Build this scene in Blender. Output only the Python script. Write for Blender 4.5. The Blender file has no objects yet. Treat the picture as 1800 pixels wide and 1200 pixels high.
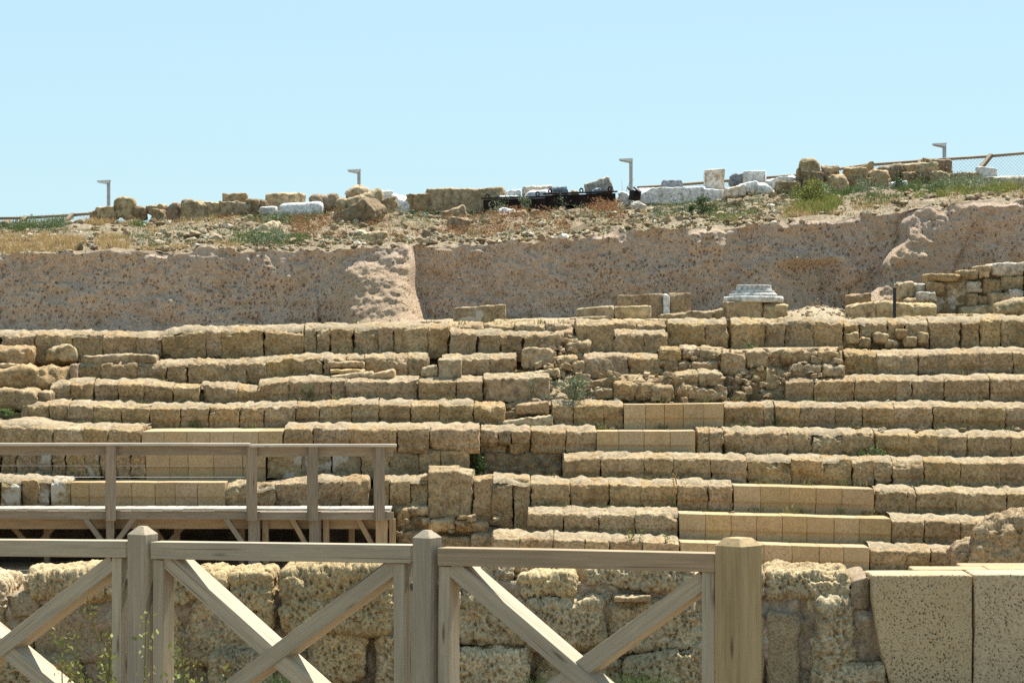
import bpy, math, random
import numpy as np
from mathutils import Vector, Matrix, Euler

S = bpy.context.scene
COL = S.collection
R = math.radians
# ---------------------------------------------------------------- camera, world, sun, exposure
F, CX, CY, H = 4600.0, 900.0, 600.0, 3.3
cam_d = bpy.data.cameras.new("camera")
cam_d.sensor_width = 36.0
cam_d.lens = F / 1800 * 36
cam_d.clip_start, cam_d.clip_end = 0.5, 3000
cam = bpy.data.objects.new("camera", cam_d)
COL.objects.link(cam)
cam.location = (0, 0, H)
cam.rotation_euler = (R(90), 0, 0)
S.camera = cam

SUN_EL, SUN_AZ = 63.0, 33.0          # azimuth measured from +Y (view direction) towards +X (right)
w = bpy.data.worlds.new("World")
S.world = w
w.use_nodes = True
nt = w.node_tree
sky = nt.nodes.new("ShaderNodeTexSky")
sky.sky_type = 'NISHITA'
sky.sun_disc = False
sky.sun_elevation = R(SUN_EL)
sky.sun_rotation = R(SUN_AZ)
sky.air_density, sky.dust_density, sky.ozone_density = 1.0, 0.3, 3.0
bg = nt.nodes["Background"]
bg.inputs[1].default_value = 0.12
sg = nt.nodes.new("ShaderNodeGamma")           # flattens the sky's range the way the bright exposure does
sg.inputs[1].default_value = 0.30
sm = nt.nodes.new("ShaderNodeMix"); sm.data_type = 'RGBA'; sm.blend_type = 'MULTIPLY'
sm.inputs[0].default_value = 1.0
sm.inputs[7].default_value = (1.44, 1.93, 2.12, 1)
nt.links.new(sky.outputs[0], sg.inputs[0])
nt.links.new(sg.outputs[0], sm.inputs[6])
nt.links.new(sm.outputs[2], bg.inputs[0])

sl = bpy.data.lights.new("sun", 'SUN')
sl.energy, sl.angle, sl.color = 5.0, R(0.53), (1.0, 0.95, 0.86)
sun = bpy.data.objects.new("sun", sl)
COL.objects.link(sun)
sd = Vector((math.sin(R(SUN_AZ)) * math.cos(R(SUN_EL)), math.cos(R(SUN_AZ)) * math.cos(R(SUN_EL)), math.sin(R(SUN_EL))))
sun.rotation_euler = sd.to_track_quat('Z', 'Y').to_euler()
sun.location = (20, 20, 60)
S.view_settings.view_transform = 'Standard'
S.view_settings.look = 'None'
S.view_settings.gamma = 1
S.view_settings.exposure = 1.1

S.cycles.use_denoising = False

# ---------------------------------------------------------------- helpers
rng = np.random.default_rng(11)
random.seed(5)
WM = {}


def P(px, py, Y):
    return Vector(((px - CX) / F * Y, Y, H + (CY - py) / F * Y))


def hsh(i, j, k, s):
    h = (i.astype(np.int64) * 374761393 + j.astype(np.int64) * 668265263 + k.astype(np.int64) * 1274126177 + s * 974634571) & 0xFFFFFFFF
    h = ((h ^ (h >> 13)) * 1103515245) & 0xFFFFFFFF
    h = ((h ^ (h >> 16)) * 2246822519) & 0xFFFFFFFF
    return ((h ^ (h >> 15)) & 0xFFFFFF) / float(0xFFFFFF)


def vn(p, f, s=0):
    q = p * f
    b = np.floor(q)
    t = q - b
    t = t * t * t * (t * (t * 6 - 15) + 10)
    b = b.astype(np.int64)
    r = 0
    for dx in (0, 1):
        wx = t[:, 0] if dx else 1 - t[:, 0]
        for dy in (0, 1):
            wy = t[:, 1] if dy else 1 - t[:, 1]
            for dz in (0, 1):
                wz = t[:, 2] if dz else 1 - t[:, 2]
                r = r + wx * wy * wz * hsh(b[:, 0] + dx, b[:, 1] + dy, b[:, 2] + dz, s)
    return r * 2 - 1


def fbm(p, f, o=3, s=0, g=0.5):
    r, a = 0, 1.0
    for i in range(o):
        r = r + a * vn(p + 17.3 * i, f * 2 ** i, s + i)
        a *= g
    return r


def worley(p, f, s=0):
    q = p * f
    b = np.floor(q).astype(np.int64)
    d1 = np.full(len(p), 9.0)
    for dx in (-1, 0, 1):
        for dy in (-1, 0, 1):
            for dz in (-1, 0, 1):
                c = b + np.array((dx, dy, dz))
                o = np.stack([hsh(c[:, 0], c[:, 1], c[:, 2], s + m) for m in (1, 2, 3)], 1)
                d1 = np.minimum(d1, np.linalg.norm(c + o - q, axis=1))
    return d1


def sstep(x, a, b):
    t = np.clip((x - a) / (b - a), 0, 1)
    return t * t * (3 - 2 * t)


def mk(V, Fa, smooth=True):
    V = np.asarray(V, dtype=np.float32)
    Fa = np.asarray(Fa, dtype=np.int32)
    me = bpy.data.meshes.new("mesh")
    k = Fa.shape[1]
    me.vertices.add(len(V))
    me.vertices.foreach_set("co", V.ravel())
    me.loops.add(Fa.size)
    me.loops.foreach_set("vertex_index", Fa.ravel())
    me.polygons.add(len(Fa))
    me.polygons.foreach_set("loop_start", np.arange(0, Fa.size, k, dtype=np.int32))
    try:
        me.polygons.foreach_set("loop_total", np.full(len(Fa), k, dtype=np.int32))
    except Exception:
        pass
    me.polygons.foreach_set("use_smooth", np.full(len(Fa), smooth, dtype=bool))
    me.update(calc_edges=True)
    me.validate()
    return me


def tag(o, label=None, cat=None, group=None, kind=None):
    if label: o["label"] = label
    if cat: o["category"] = cat
    if group: o["group"] = group
    if kind: o["kind"] = kind
    return o


def place(o, M, parent=None):
    WM[o.name] = M
    if parent is not None:
        o.parent = parent
        o.matrix_basis = WM[parent.name].inverted() @ M
    else:
        o.matrix_basis = M
    return o


def obj(name, me, mat, M=None, parent=None):
    o = bpy.data.objects.new(name, me)
    COL.objects.link(o)
    if mat is not None:
        me.materials.append(mat)
    return place(o, M if M is not None else Matrix(), parent)


def empty(name, loc, label, cat, group=None):
    o = bpy.data.objects.new(name, None)
    COL.objects.link(o)
    o.empty_display_size = 0.2
    place(o, Matrix.Translation(loc))
    return tag(o, label, cat, group)


def grid_faces(nu, nv):
    i = np.arange((nu - 1) * (nv - 1))
    a = (i // (nv - 1)) * nv + i % (nv - 1)
    return np.stack([a, a + nv, a + nv + 1, a + 1], 1)


_LAT = {}


def lattice(n):
    if n in _LAT: return _LAT[n]
    nx, ny, nz = n
    quads = []
    def face(fix, val, ua, va, flip):
        nu, nv = n[ua], n[va]
        U, W = np.meshgrid(np.arange(nu), np.arange(nv), indexing='ij')
        def c(u, v):
            a = np.zeros((u.size, 3), int)
            a[:, fix] = val; a[:, ua] = u.ravel(); a[:, va] = v.ravel()
            return a
        q = np.stack([c(U, W), c(U + 1, W), c(U + 1, W + 1), c(U, W + 1)], 1)
        return q[:, ::-1] if flip else q
    for fix, ua, va in ((0, 1, 2), (1, 2, 0), (2, 0, 1)):
        quads.append(face(fix, 0, ua, va, True))
        quads.append(face(fix, n[fix], ua, va, False))
    Q = np.concatenate(quads).reshape(-1, 3)
    key = (Q[:, 0] * (ny + 1) + Q[:, 1]) * (nz + 1) + Q[:, 2]
    u, inv = np.unique(key, return_inverse=True)
    I = np.stack([u // ((ny + 1) * (nz + 1)), (u // (nz + 1)) % (ny + 1), u % (nz + 1)], 1)
    _LAT[n] = (I, inv.reshape(-1, 4))
    return _LAT[n]


def axis_coords(h, r, res, mid=False):
    r = min(r, h * 0.6)
    m = max(2, int(round((2 * (h - r)) / res)))
    if mid: m += m % 2
    c = np.linspace(-(h - r), h - r, m + 1)
    e = np.array([1.0, 0.45])
    out = np.concatenate([-(h - r) - r * e, c, h - r + r * e[::-1]])
    if mid:
        out = np.concatenate([out[out < -0.006], [-0.006, 0.006], out[out > 0.006]])
    return out


STY = {
    #          r     warp   rough  fine  chips nose
    'seat':   (.038, .012, .011, .009, 1, .030),
    'big':    (.050, .028, .018, .010, 3, .0),
    'rough':  (.048, .026, .022, .012, 3, .012),
    'plain': (.010, .003, .0015, .0006, 0, .0),
    'smooth': (.010, .003, .0015, .0006, 0, .026),
    'boulder': (.11, .060, .028, .010, 9, .0),
    'ashlar': (.030, .014, .010, .005, 4, .0),
    'marble': (.030, .012, .006, .002, 4, .0),
    'wall':   (.090, .022, .0, .0, 3, .0),
}


def stone_mesh(L, D, Hh, style, res=.035, seed=0, r=None, extra=None, rx=None):
    r0, warp, rough, fine, chips, nose = STY[style]
    hx, hy, hz = L / 2, D / 2, Hh / 2
    mn = min(hx, hy, hz)
    r = min(r or r0, mn * .75)
    sc = min(1.0, mn / .17)
    rv = np.array((min(rx or r, r), r, r))
    cs = [axis_coords(hx, rv[0], res), axis_coords(hy, r, res * (1.6 if D > .5 else 1)), axis_coords(hz, r, res, mid=(nose > 0 and style == 'smooth'))]
    I, Fa = lattice(tuple(len(c) - 1 for c in cs))
    p = np.stack([cs[a][I[:, a]] for a in range(3)], 1)
    h = np.array((hx, hy, hz))
    if rx:
        rv = np.stack([np.full(len(p), rv[0]), np.full(len(p), rv[1]), np.where(p[:, 2] < 0, min(.014, r), rv[2])], 1)
    inner = np.clip(p, -(h - rv), h - rv)
    d = (p - inner) / rv
    ln = np.linalg.norm(d, axis=1, keepdims=True)
    n = d / np.maximum(ln, 1e-6)
    p = np.where(ln > 1e-6, inner + n * rv, p)
    rs = np.random.default_rng(seed + 1000)
    # knocked-off edges and corners: random planes
    for _ in range(chips):
        v = rs.normal(size=3) * np.array((.4 if rx else 1, 1.0, .9))
        v /= np.linalg.norm(v)
        sup = np.abs(v * h).sum()
        dd = sup * rs.uniform(.78, .95) if style != 'boulder' else sup * rs.uniform(.62, .85)
        ex = np.maximum(0, p @ v - dd)
        p = p - ex[:, None] * v * .9
    big = np.clip(p, -(h - mn * .9), h - mn * .9)
    n2 = p - big
    n2 /= np.maximum(np.linalg.norm(n2, axis=1, keepdims=True), 1e-6)
    off = rs.uniform(-50, 50, 3)
    q = p + off
    disp = warp * sc * fbm(q, 2.2, 2, 1) + rough * sc * fbm(q, 8, 3, 5)
    if rough > .003:
        disp = disp - rough * sc * 1.3 * sstep(vn(q, 11, 77), .25, .7)
    if fine > .002:
        disp = disp + fine * fbm(q, 24, 2, 9)
        if rx:
            disp = disp - .016 * sstep(vn(q * np.array((1.1, 1.1, .8)), 19, 83), .18, .5)
    if extra is not None:
        disp = disp + extra(q, p, n2)
    p = p + n2 * disp[:, None]
    if nose > 0:
        v = (p[:, 2] + hz) / Hh
        fr = sstep(-p[:, 1], hy - .16, hy - .02)
        e = .02 if style == 'smooth' else .05
        p[:, 1] -= fr * nose * sstep(v, .5 - e, .5 + e)
        if style != 'smooth':       # worn-in foot
            p[:, 1] += fr * .05 * (1 - sstep(v, .03, .22))
    return p, Fa


def stone_px(name, x0, x1, yt, yb, Y, depth, style, mat, parent=None, res=.035, seed=None, yaw=0, tilt=0, rise=0.0, embed=0.0, r=None, extra=None, pitch=0, taper=0, rx=None):
    """a stone whose front face fills the given photo box at distance Y.  yt / yb: number or (left, right)"""
    yt = yt if isinstance(yt, tuple) else (yt, yt)
    yb = yb if isinstance(yb, tuple) else (yb, yb)
    seed = seed if seed is not None else int(x0 * 7 + yt[0] * 13 + Y * 3) & 0xFFFF
    k = Y / F
    L = (x1 - x0) * k
    zt = [H + (CY - a) * k for a in yt]
    zb = [H + (CY - a) * k - embed for a in yb]
    Hh = (zt[0] + zt[1]) / 2 - (zb[0] + zb[1]) / 2
    p, Fa = stone_mesh(L, depth, Hh, style, res, seed, r, extra, rx)
    u = p[:, 0] / L
    v = p[:, 2] / Hh + .5
    p[:, 2] += u * ((zt[1] - zt[0]) * v + (zb[1] - zb[0]) * (1 - v))
    if taper:
        p[:, :2] *= (1 - taper * np.clip(v, 0, 1))[:, None]
    if rise:      # worn top: slopes up from the front edge, then runs level
        p[:, 2] += rise * sstep(p[:, 1] + depth / 2, -.05, .34) * np.clip(v * 1.6 - .6, 0, 1)
    cx = ((x0 + x1) / 2 - CX) * k
    M = Matrix.Translation((cx, Y + depth / 2, (zb[0] + zb[1]) / 2 + Hh / 2)) @ Euler((R(pitch), R(tilt), R(yaw))).to_matrix().to_4x4()
    return obj(name, mk(p, Fa), mat, M, parent)


# ---------------------------------------------------------------- materials
def newmat(name):
    m = bpy.data.materials.new(name)
    m.use_nodes = True
    t = m.node_tree
    b = t.nodes["Principled BSDF"]
    b.inputs["Roughness"].default_value = .9
    b.inputs["Specular IOR Level"].default_value = .2
    return m, t, b


class NB:
    def __init__(s, t): s.t = t
    def n(s, ty, **kw):
        o = s.t.nodes.new("ShaderNode" + ty)
        for k, v in kw.items(): setattr(o, k, v)
        return o
    def l(s, a, b): s.t.links.new(a, b)
    def noise(s, vec, scale, detail=4, rough=.6, dist=0):
        o = s.n("TexNoise")
        o.inputs["Scale"].default_value = scale
        o.inputs["Detail"].default_value = detail
        o.inputs["Roughness"].default_value = rough
        o.inputs["Distortion"].default_value = dist
        s.l(vec, o.inputs["Vector"])
        return o.outputs["Fac"]
    def voro(s, vec, scale, feature='F1', rand=1.0):
        o = s.n("TexVoronoi", feature=feature)
        o.inputs["Scale"].default_value = scale
        o.inputs["Randomness"].default_value = rand
        s.l(vec, o.inputs["Vector"])
        return o
    def ramp(s, fac, stops):
        o = s.n("ValToRGB")
        e = o.color_ramp.elements
        while len(e) < len(stops): e.new(.5)
        for i, (p, c) in enumerate(stops):
            e[i].position = p
            e[i].color = (c if isinstance(c, tuple) else (c, c, c)) + (1,)
        s.l(fac, o.inputs[0])
        return o.outputs[0]
    def mix(s, fac, a, b, mode='MIX'):
        o = s.n("Mix", data_type='RGBA', blend_type=mode)
        for k, v in ((0, fac), (6, a), (7, b)):
            if isinstance(v, (int, float)): o.inputs[k].default_value = v
            elif isinstance(v, tuple): o.inputs[k].default_value = v + (1,)
            else: s.l(v, o.inputs[k])
        return o.outputs[2]
    def math(s, op, a, b=0.0, c=0.0):
        o = s.n("Math", operation=op)
        for k, v in ((0, a), (1, b), (2, c)):
            if isinstance(v, (int, float)): o.inputs[k].default_value = v
            else: s.l(v, o.inputs[k])
        return o.outputs[0]
    def map(s, vec, scale=(1, 1, 1)):
        o = s.n("Mapping")
        o.inputs["Scale"].default_value = scale
        s.l(vec, o.inputs["Vector"])
        return o.outputs[0]
    def coords(s, mode='Object', rand=True):
        tc = s.n("TexCoord").outputs[mode]
        oi = s.n("ObjectInfo").outputs["Random"]
        if not rand: return tc, oi
        m = s.math('MULTIPLY', oi, 91.7)
        c = s.n("CombineXYZ")
        for i in range(3): s.l(m, c.inputs[i])
        a = s.n("VectorMath", operation='ADD')
        s.l(tc, a.inputs[0]); s.l(c.outputs[0], a.inputs[1])
        return a.outputs[0], oi
    def bump(s, height, strength, dist, normal=None):
        o = s.n("Bump")
        o.inputs["Strength"].default_value = strength
        o.inputs["Distance"].default_value = dist
        s.l(height, o.inputs["Height"])
        if normal is not None: s.l(normal, o.inputs["Normal"])
        return o.outputs[0]


def stone_mat(name, c1, c2, c3, lichen=(.09, .075, .05), lich=.35, fine=22.0, bump=.6, bdist=.02, var=.35, spots=0.0, huevar=.02, speck=.75, plaster=0.0):
    m, t, b = newmat(name)
    k = NB(t)
    v, rnd = k.coords()
    big = k.noise(v, 2.6, 5, .62, .4)
    fin = k.noise(v, fine, 7, .72)
    base = k.ramp(big, [(.28, c1), (.5, c2), (.74, c3)])
    base = k.mix(speck, base, k.ramp(fin, [(.36, .22), (.49, .9), (.63, 1.3)]), 'MULTIPLY')
    # dark lichen / weather crust with a patchy outline
    crust = k.math('MULTIPLY', k.ramp(k.noise(v, 5.5, 8, .74), [(.50, 0.0), (.66, 1.0)]), lich)
    base = k.mix(crust, base, lichen)
    if spots:
        vo = k.voro(v, spots, rand=1)
        base = k.mix(k.math('MULTIPLY', k.ramp(vo.outputs["Distance"], [(.12, 1.0), (.3, 0.0)]), .55), base, tuple(x * .3 for x in c1))
    if plaster:       # remains of white lime plaster with a ragged outline
        pm = k.ramp(k.noise(v, 3.0, 6, .6, .5), [(.50, 0.0), (.56, plaster)])
        base = k.mix(pm, base, (.50, .455, .375))
    hs = k.n("HueSaturation")
    k.l(base, hs.inputs["Color"])
    mr = k.math('MULTIPLY_ADD', rnd, var, 1 - var / 2)
    k.l(mr, hs.inputs["Value"])
    r2 = k.math('FRACT', k.math('MULTIPLY', rnd, 37.3))
    k.l(k.math('MULTIPLY_ADD', r2, huevar, .5 - huevar / 2), hs.inputs["Hue"])
    k.l(k.math('MULTIPLY_ADD', k.math('FRACT', k.math('MULTIPLY', rnd, 71.9)), .18, .92), hs.inputs["Saturation"])
    k.l(hs.outputs[0], b.inputs["Base Color"])
    pits = k.ramp(k.voro(k.map(v, (1, 1, .8)), fine * 1.1).outputs["Distance"], [(.05, 0.0), (.42, 1.0)])
    hgt = k.math('ADD', k.math('MULTIPLY', k.noise(v, fine * 1.3, 8, .75), 1.0), k.math('MULTIPLY', pits, .35))
    k.l(k.bump(hgt, bump, bdist), b.inputs["Normal"])
    b.inputs["Roughness"].default_value = .95
    return m


M = {}
M['seat'] = stone_mat("weathered_sandstone", (.262, .178, .090), (.372, .263, .144), (.468, .349, .206), lich=.5, fine=24, bump=.9, bdist=.022, var=.13, huevar=.008)
M['rubble'] = stone_mat("rubble_and_mortar", (.26, .18, .095), (.39, .285, .165), (.50, .39, .25), lich=.45, fine=13, bump=.9, bdist=.03, var=.12, huevar=.006)
M['smooth'] = stone_mat("new_sandstone", (.385, .275, .153), (.42, .302, .170), (.45, .328, .187), lich=.16, fine=38, bump=.35, bdist=.005, var=.17, huevar=.008, speck=.45)
M['pink'] = stone_mat("pink_sandstone", (.39, .26, .15), (.42, .285, .165), (.44, .30, .175), lich=.06, fine=45, bump=.25, bdist=.004, var=.05, speck=.3)
M['ridge'] = stone_mat("ridge_sandstone", (.29, .21, .115), (.40, .30, .175), (.50, .39, .245), lich=.35, fine=10, bump=.8, bdist=.025, var=.4, huevar=.012)
M['brown'] = stone_mat("brown_stone", (.19, .13, .075), (.28, .20, .12), (.36, .27, .165), lich=.35, fine=10, bump=.8, bdist=.025, var=.3, huevar=.012)
M['marble'] = stone_mat("white_marble", (.55, .53, .48), (.66, .645, .61), (.74, .73, .70), lichen=(.40, .33, .24), lich=.35, fine=12, bump=.35, bdist=.015, var=.12, huevar=.006)
M['marble_grey'] = stone_mat("weathered_grey_marble", (.40, .39, .355), (.50, .49, .455), (.58, .57, .54), lichen=(.30, .26, .19), lich=.4, fine=12, bump=.4, bdist=.015, var=.1, huevar=.006)
M['rusty_marble'] = stone_mat("stained_marble", (.55, .34, .16), (.70, .62, .50), (.76, .73, .68), lichen=(.45, .24, .09), lich=.7, fine=12, bump=.25, bdist=.01, var=.1, huevar=.006)
M['grey'] = stone_mat("grey_granite", (.15, .165, .19), (.23, .25, .28), (.36, .38, .40), lich=.2, fine=14, bump=.3, bdist=.01, var=.15, huevar=.006)
M['wall'] = stone_mat("porous_sandstone", (.36, .264, .143), (.47, .358, .203), (.55, .432, .257), lich=.4, fine=60, bump=.7, bdist=.008, var=.2, huevar=.008)
M['wallsmooth'] = stone_mat("dressed_sandstone", (.25, .182, .105), (.32, .238, .142), (.38, .288, .178), lich=.25, fine=70, bump=.6, bdist=.006, var=.12, huevar=.008)
M['block'] = stone_mat("pitted_block_stone", (.44, .332, .195), (.48, .367, .22), (.52, .402, .245), lich=.10, fine=90, bump=.4, bdist=.004, var=.05, huevar=.004, speck=.5)
M['plaster'] = stone_mat("plastered_sandstone", (.24, .165, .085), (.34, .245, .13), (.42, .32, .185), lich=.35, bump=.8, bdist=.03, var=.15, huevar=.006, plaster=.8)
M['plaster_white'] = stone_mat("greyish_limestone", (.36, .31, .24), (.46, .41, .33), (.54, .50, .43), lich=.3, fine=12, bump=.6, bdist=.02, var=.15, huevar=.008)


def ground_mat(name, c1, c2, c3, sc=3.0, peb=18.0, bump=.8, bdist=.05):
    m, t, b = newmat(name)
    k = NB(t)
    v, _ = k.coords('Object', False)
    base = k.ramp(k.noise(v, sc, 8, .7), [(.3, c1), (.5, c2), (.7, c3)])
    vo = k.voro(v, peb)
    cell = k.ramp(vo.outputs["Color"], [(.0, .55), (.6, 1.0), (1.0, 1.35)])
    base = k.mix(.8, base, cell, 'MULTIPLY')
    base = k.mix(.6, base, k.ramp(k.noise(v, sc * 12, 6, .7), [(.3, .55), (.7, 1.3)]), 'MULTIPLY')
    k.l(base, b.inputs["Base Color"])
    hgt = k.math('ADD', k.math('MULTIPLY', vo.outputs["Distance"], -.6), k.noise(v, peb * 1.5, 8, .7))
    k.l(k.bump(hgt, bump, bdist), b.inputs["Normal"])
    return m


M['soil'] = ground_mat("stony_soil", (.18, .137, .085), (.265, .208, .135), (.36, .297, .205))
M['dirt'] = ground_mat("dark_dirt", (.22, .16, .095), (.28, .21, .13), (.34, .26, .165))
M['dust'] = ground_mat("pale_packed_earth", (.22, .168, .098), (.305, .238, .148), (.38, .305, .20), sc=5, peb=26, bump=.5, bdist=.02)
M['terrace'] = ground_mat("dusty_terrace", (.34, .26, .16), (.43, .34, .22), (.50, .41, .28), peb=25)
M['sand'] = ground_mat("arena_sand", (.36, .27, .165), (.42, .32, .20), (.47, .37, .24), sc=1.2, peb=40, bump=.3, bdist=.02)
M['mortar'] = ground_mat("pinkish_mortar", (.28, .212, .14), (.36, .28, .19), (.43, .34, .235), sc=5, peb=45, bump=.6, bdist=.02)
M['core'] = ground_mat("rubble_core", (.20, .14, .075), (.33, .24, .13), (.43, .33, .19), sc=4, peb=9, bump=1.0, bdist=.06)
M['podium'] = ground_mat("shade_dark_masonry", (.03, .022, .014), (.06, .043, .028), (.10, .075, .05), sc=4, peb=6, bump=.8, bdist=.03)  # near-black base colour stands in for the deep shade under the walkway
M['dark_core'] = ground_mat("old_masonry", (.17, .12, .065), (.27, .20, .115), (.37, .28, .165), sc=4, peb=6, bump=1.0, bdist=.06)


def cliff_mat():
    m, t, b = newmat("conglomerate_earth")
    k = NB(t)
    v, _ = k.coords('Object', False)
    base = k.ramp(k.noise(v, .9, 7, .65, .5), [(.3, (.58, .43, .315)), (.48, (.70, .53, .395)), (.6, (.75, .56, .40)), (.75, (.74, .53, .33))])
    ochre = k.ramp(k.noise(k.map(v, (1, 1, 2.2)), 2.1, 6, .7), [(.52, 0.0), (.68, 1.0)])
    base = k.mix(k.math('MULTIPLY', ochre, .55), base, (.52, .35, .19))
    base = k.mix(.55, base, k.ramp(k.noise(v, 13, 8, .75), [(.32, .42), (.68, 1.3)]), 'MULTIPLY')
    at = k.n("Attribute", attribute_name="ochre")
    base = k.mix(at.outputs["Fac"], base, k.ramp(k.noise(v, 3.5, 6, .7), [(.3, (.46, .325, .205)), (.6, (.62, .455, .30))]))
    # embedded brown-red pebbles and cinders
    w_ = k.noise(v, 6, 3, .6)
    vm = k.n("VectorMath", operation='ADD')
    cb = k.n("CombineXYZ")
    w2_ = k.noise(v, 15, 3, .7)
    k.l(k.math('MULTIPLY_ADD', w2_, .03, k.math('MULTIPLY', w_, .12)), cb.inputs[0]); k.l(k.math('MULTIPLY_ADD', k.noise(v, 19, 3, .7), .03, k.math('MULTIPLY', w_, .09)), cb.inputs[2])
    k.l(v, vm.inputs[0]); k.l(cb.outputs[0], vm.inputs[1])
    vo = k.voro(k.map(vm.outputs[0], (1, .2, .85)), 12.5)
    big = k.noise(v, .55, 4, .6)
    sel = k.ramp(vo.outputs["Color"], [(.34, 0.0), (.42, 1.0)])
    sz_ = k.n("SeparateColor")
    k.l(vo.outputs["Color"], sz_.inputs[0])
    size = k.math('ADD', k.math('MULTIPLY_ADD', k.math('SUBTRACT', big, .5), .30, .16), k.math('MULTIPLY', sz_.outputs[1], .16))
    spot = k.math('MULTIPLY', k.ramp(k.math('SUBTRACT', size, vo.outputs["Distance"]), [(.0, 0.0), (.06, 1.0)]), sel)
    pc = k.ramp(vo.outputs["Color"], [(.3, (.15, .07, .045)), (.6, (.28, .115, .065)), (.9, (.16, .10, .07))])
    base = k.mix(k.math('MULTIPLY', spot, .68), base, pc)
    v2 = k.voro(k.map(vm.outputs[0], (1.1, .2, .9)), 17.5)
    m2 = k.ramp(k.noise(v, .8, 5, .65), [(.40, 0.0), (.54, 1.0)])
    s2 = k.math('MULTIPLY', k.math('MULTIPLY', k.ramp(v2.outputs["Distance"], [(.20, 1.0), (.34, 0.0)]), m2), k.ramp(v2.outputs["Color"], [(.35, 0.0), (.42, 1.0)]))
    base = k.mix(k.math('MULTIPLY', s2, .45), base, (.16, .085, .055))
    k.l(base, b.inputs["Base Color"])
    hgt = k.math('ADD', k.math('MULTIPLY', k.math('ADD', spot, s2), -.5), k.noise(v, 22, 8, .78))
    k.l(k.bump(hgt, 1.0, .09), b.inputs["Normal"])
    return m


M['cliff'] = cliff_mat()


def wood_mat(name, c1, c2, c3, grain=1.0):
    m, t, b = newmat(name)
    k = NB(t)
    v, rnd = k.coords()
    g = k.noise(k.map(v, (.55, 11, 11)), 5 * grain, 6, .65, .6)
    g2 = k.noise(k.map(v, (.8, 40, 40)), 4 * grain, 4, .6)
    big = k.noise(k.map(v, (.5, 2, 2)), 2.2, 4, .6)
    base = k.ramp(g, [(.3, c1), (.5, c2), (.7, c3)])
    base = k.mix(.5, base, k.ramp(g2, [(.32, .7), (.55, 1.0), (.7, 1.1)]), 'MULTIPLY')
    base = k.mix(.7, base, k.ramp(big, [(.3, (.72, .74, .78)), (.6, (1.05, 1.0, .95)), (.75, (1.2, 1.05, .85))]), 'MULTIPLY')
    kn = k.voro(k.map(v, (.9, 5, 5)), 2.6)
    base = k.mix(k.math('MULTIPLY', k.ramp(kn.outputs["Distance"], [(.04, 1.0), (.13, 0.0)]), .75), base, (.07, .045, .025))
    ck = k.ramp(k.noise(k.map(v, (.35, 26, 26)), 3.0, 3, .5, .3), [(.30, 1.0), (.335, 0.0)])
    base = k.mix(k.math('MULTIPLY', ck, .7), base, (.06, .045, .03))
    hs = k.n("HueSaturation")
    k.l(base, hs.inputs["Color"])
    k.l(k.math('MULTIPLY_ADD', rnd, .22, .89), hs.inputs["Value"])
    k.l(hs.outputs[0], b.inputs["Base Color"])
    k.l(k.bump(k.math('ADD', g, g2), .35, .004), b.inputs["Normal"])
    b.inputs["Roughness"].default_value = .75
    return m


M['wood'] = wood_mat("weathered_wood", (.335, .275, .19), (.405, .34, .24), (.46, .39, .285))
M['wood_grey'] = wood_mat("grey_weathered_wood", (.18, .15, .112), (.23, .195, .15), (.285, .245, .195))
M['wood_pale'] = wood_mat("sun_bleached_boards", (.31, .285, .24), (.39, .36, .31), (.46, .43, .375))
M['wood_fresh'] = wood_mat("yellowish_pine", (.33, .232, .115), (.41, .302, .155), (.47, .36, .195))
M['wood_tan'] = wood_mat("tan_timber", (.255, .185, .112), (.325, .24, .15), (.385, .29, .19))


def plain_mat(name, col, rough=.6, metal=0.0, var=.3, nscale=6):
    m, t, b = newmat(name)
    k = NB(t)
    v, _ = k.coords()
    c = k.mix(1.0, col, k.ramp(k.noise(v, nscale, 6, .65), [(.3, 1 - var), (.7, 1 + var * .5)]), 'MULTIPLY')
    k.l(c, b.inputs["Base Color"])
    b.inputs["Roughness"].default_value = rough
    b.inputs["Metallic"].default_value = metal
    return m


M['rust'] = plain_mat("rusty_black_iron", (.028, .017, .014), .8, 0, .6, 5)
M['steel'] = plain_mat("galvanised_steel", (.42, .42, .43), .5, .3, .2)
M['lamp'] = plain_mat("pale_lamp_housing", (.62, .62, .58), .5, 0, .1)
M['pole_black'] = plain_mat("dark_pipe", (.035, .033, .035), .6, .0, .3)
M['rail'] = wood_mat("fence_rail_timber", (.16, .12, .08), (.24, .185, .125), (.30, .24, .17))


def leaf_mat(name, stops, trans=.25):
    m, t, b = newmat(name)
    k = NB(t)
    g = k.n("NewGeometry").outputs["Random Per Island"]
    n = len(stops)
    c = k.ramp(g, [(i / max(1, n - 1), s) for i, s in enumerate(stops)])
    k.l(c, b.inputs["Base Color"])
    b.inputs["Roughness"].default_value = .65
    tr = k.n("BsdfTranslucent")
    k.l(c, tr.inputs["Color"])
    mx = k.n("MixShader")
    mx.inputs[0].default_value = trans
    k.l(b.outputs[0], mx.inputs[1]); k.l(tr.outputs[0], mx.inputs[2])
    k.l(mx.outputs[0], t.nodes["Material Output"].inputs[0])
    return m


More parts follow.
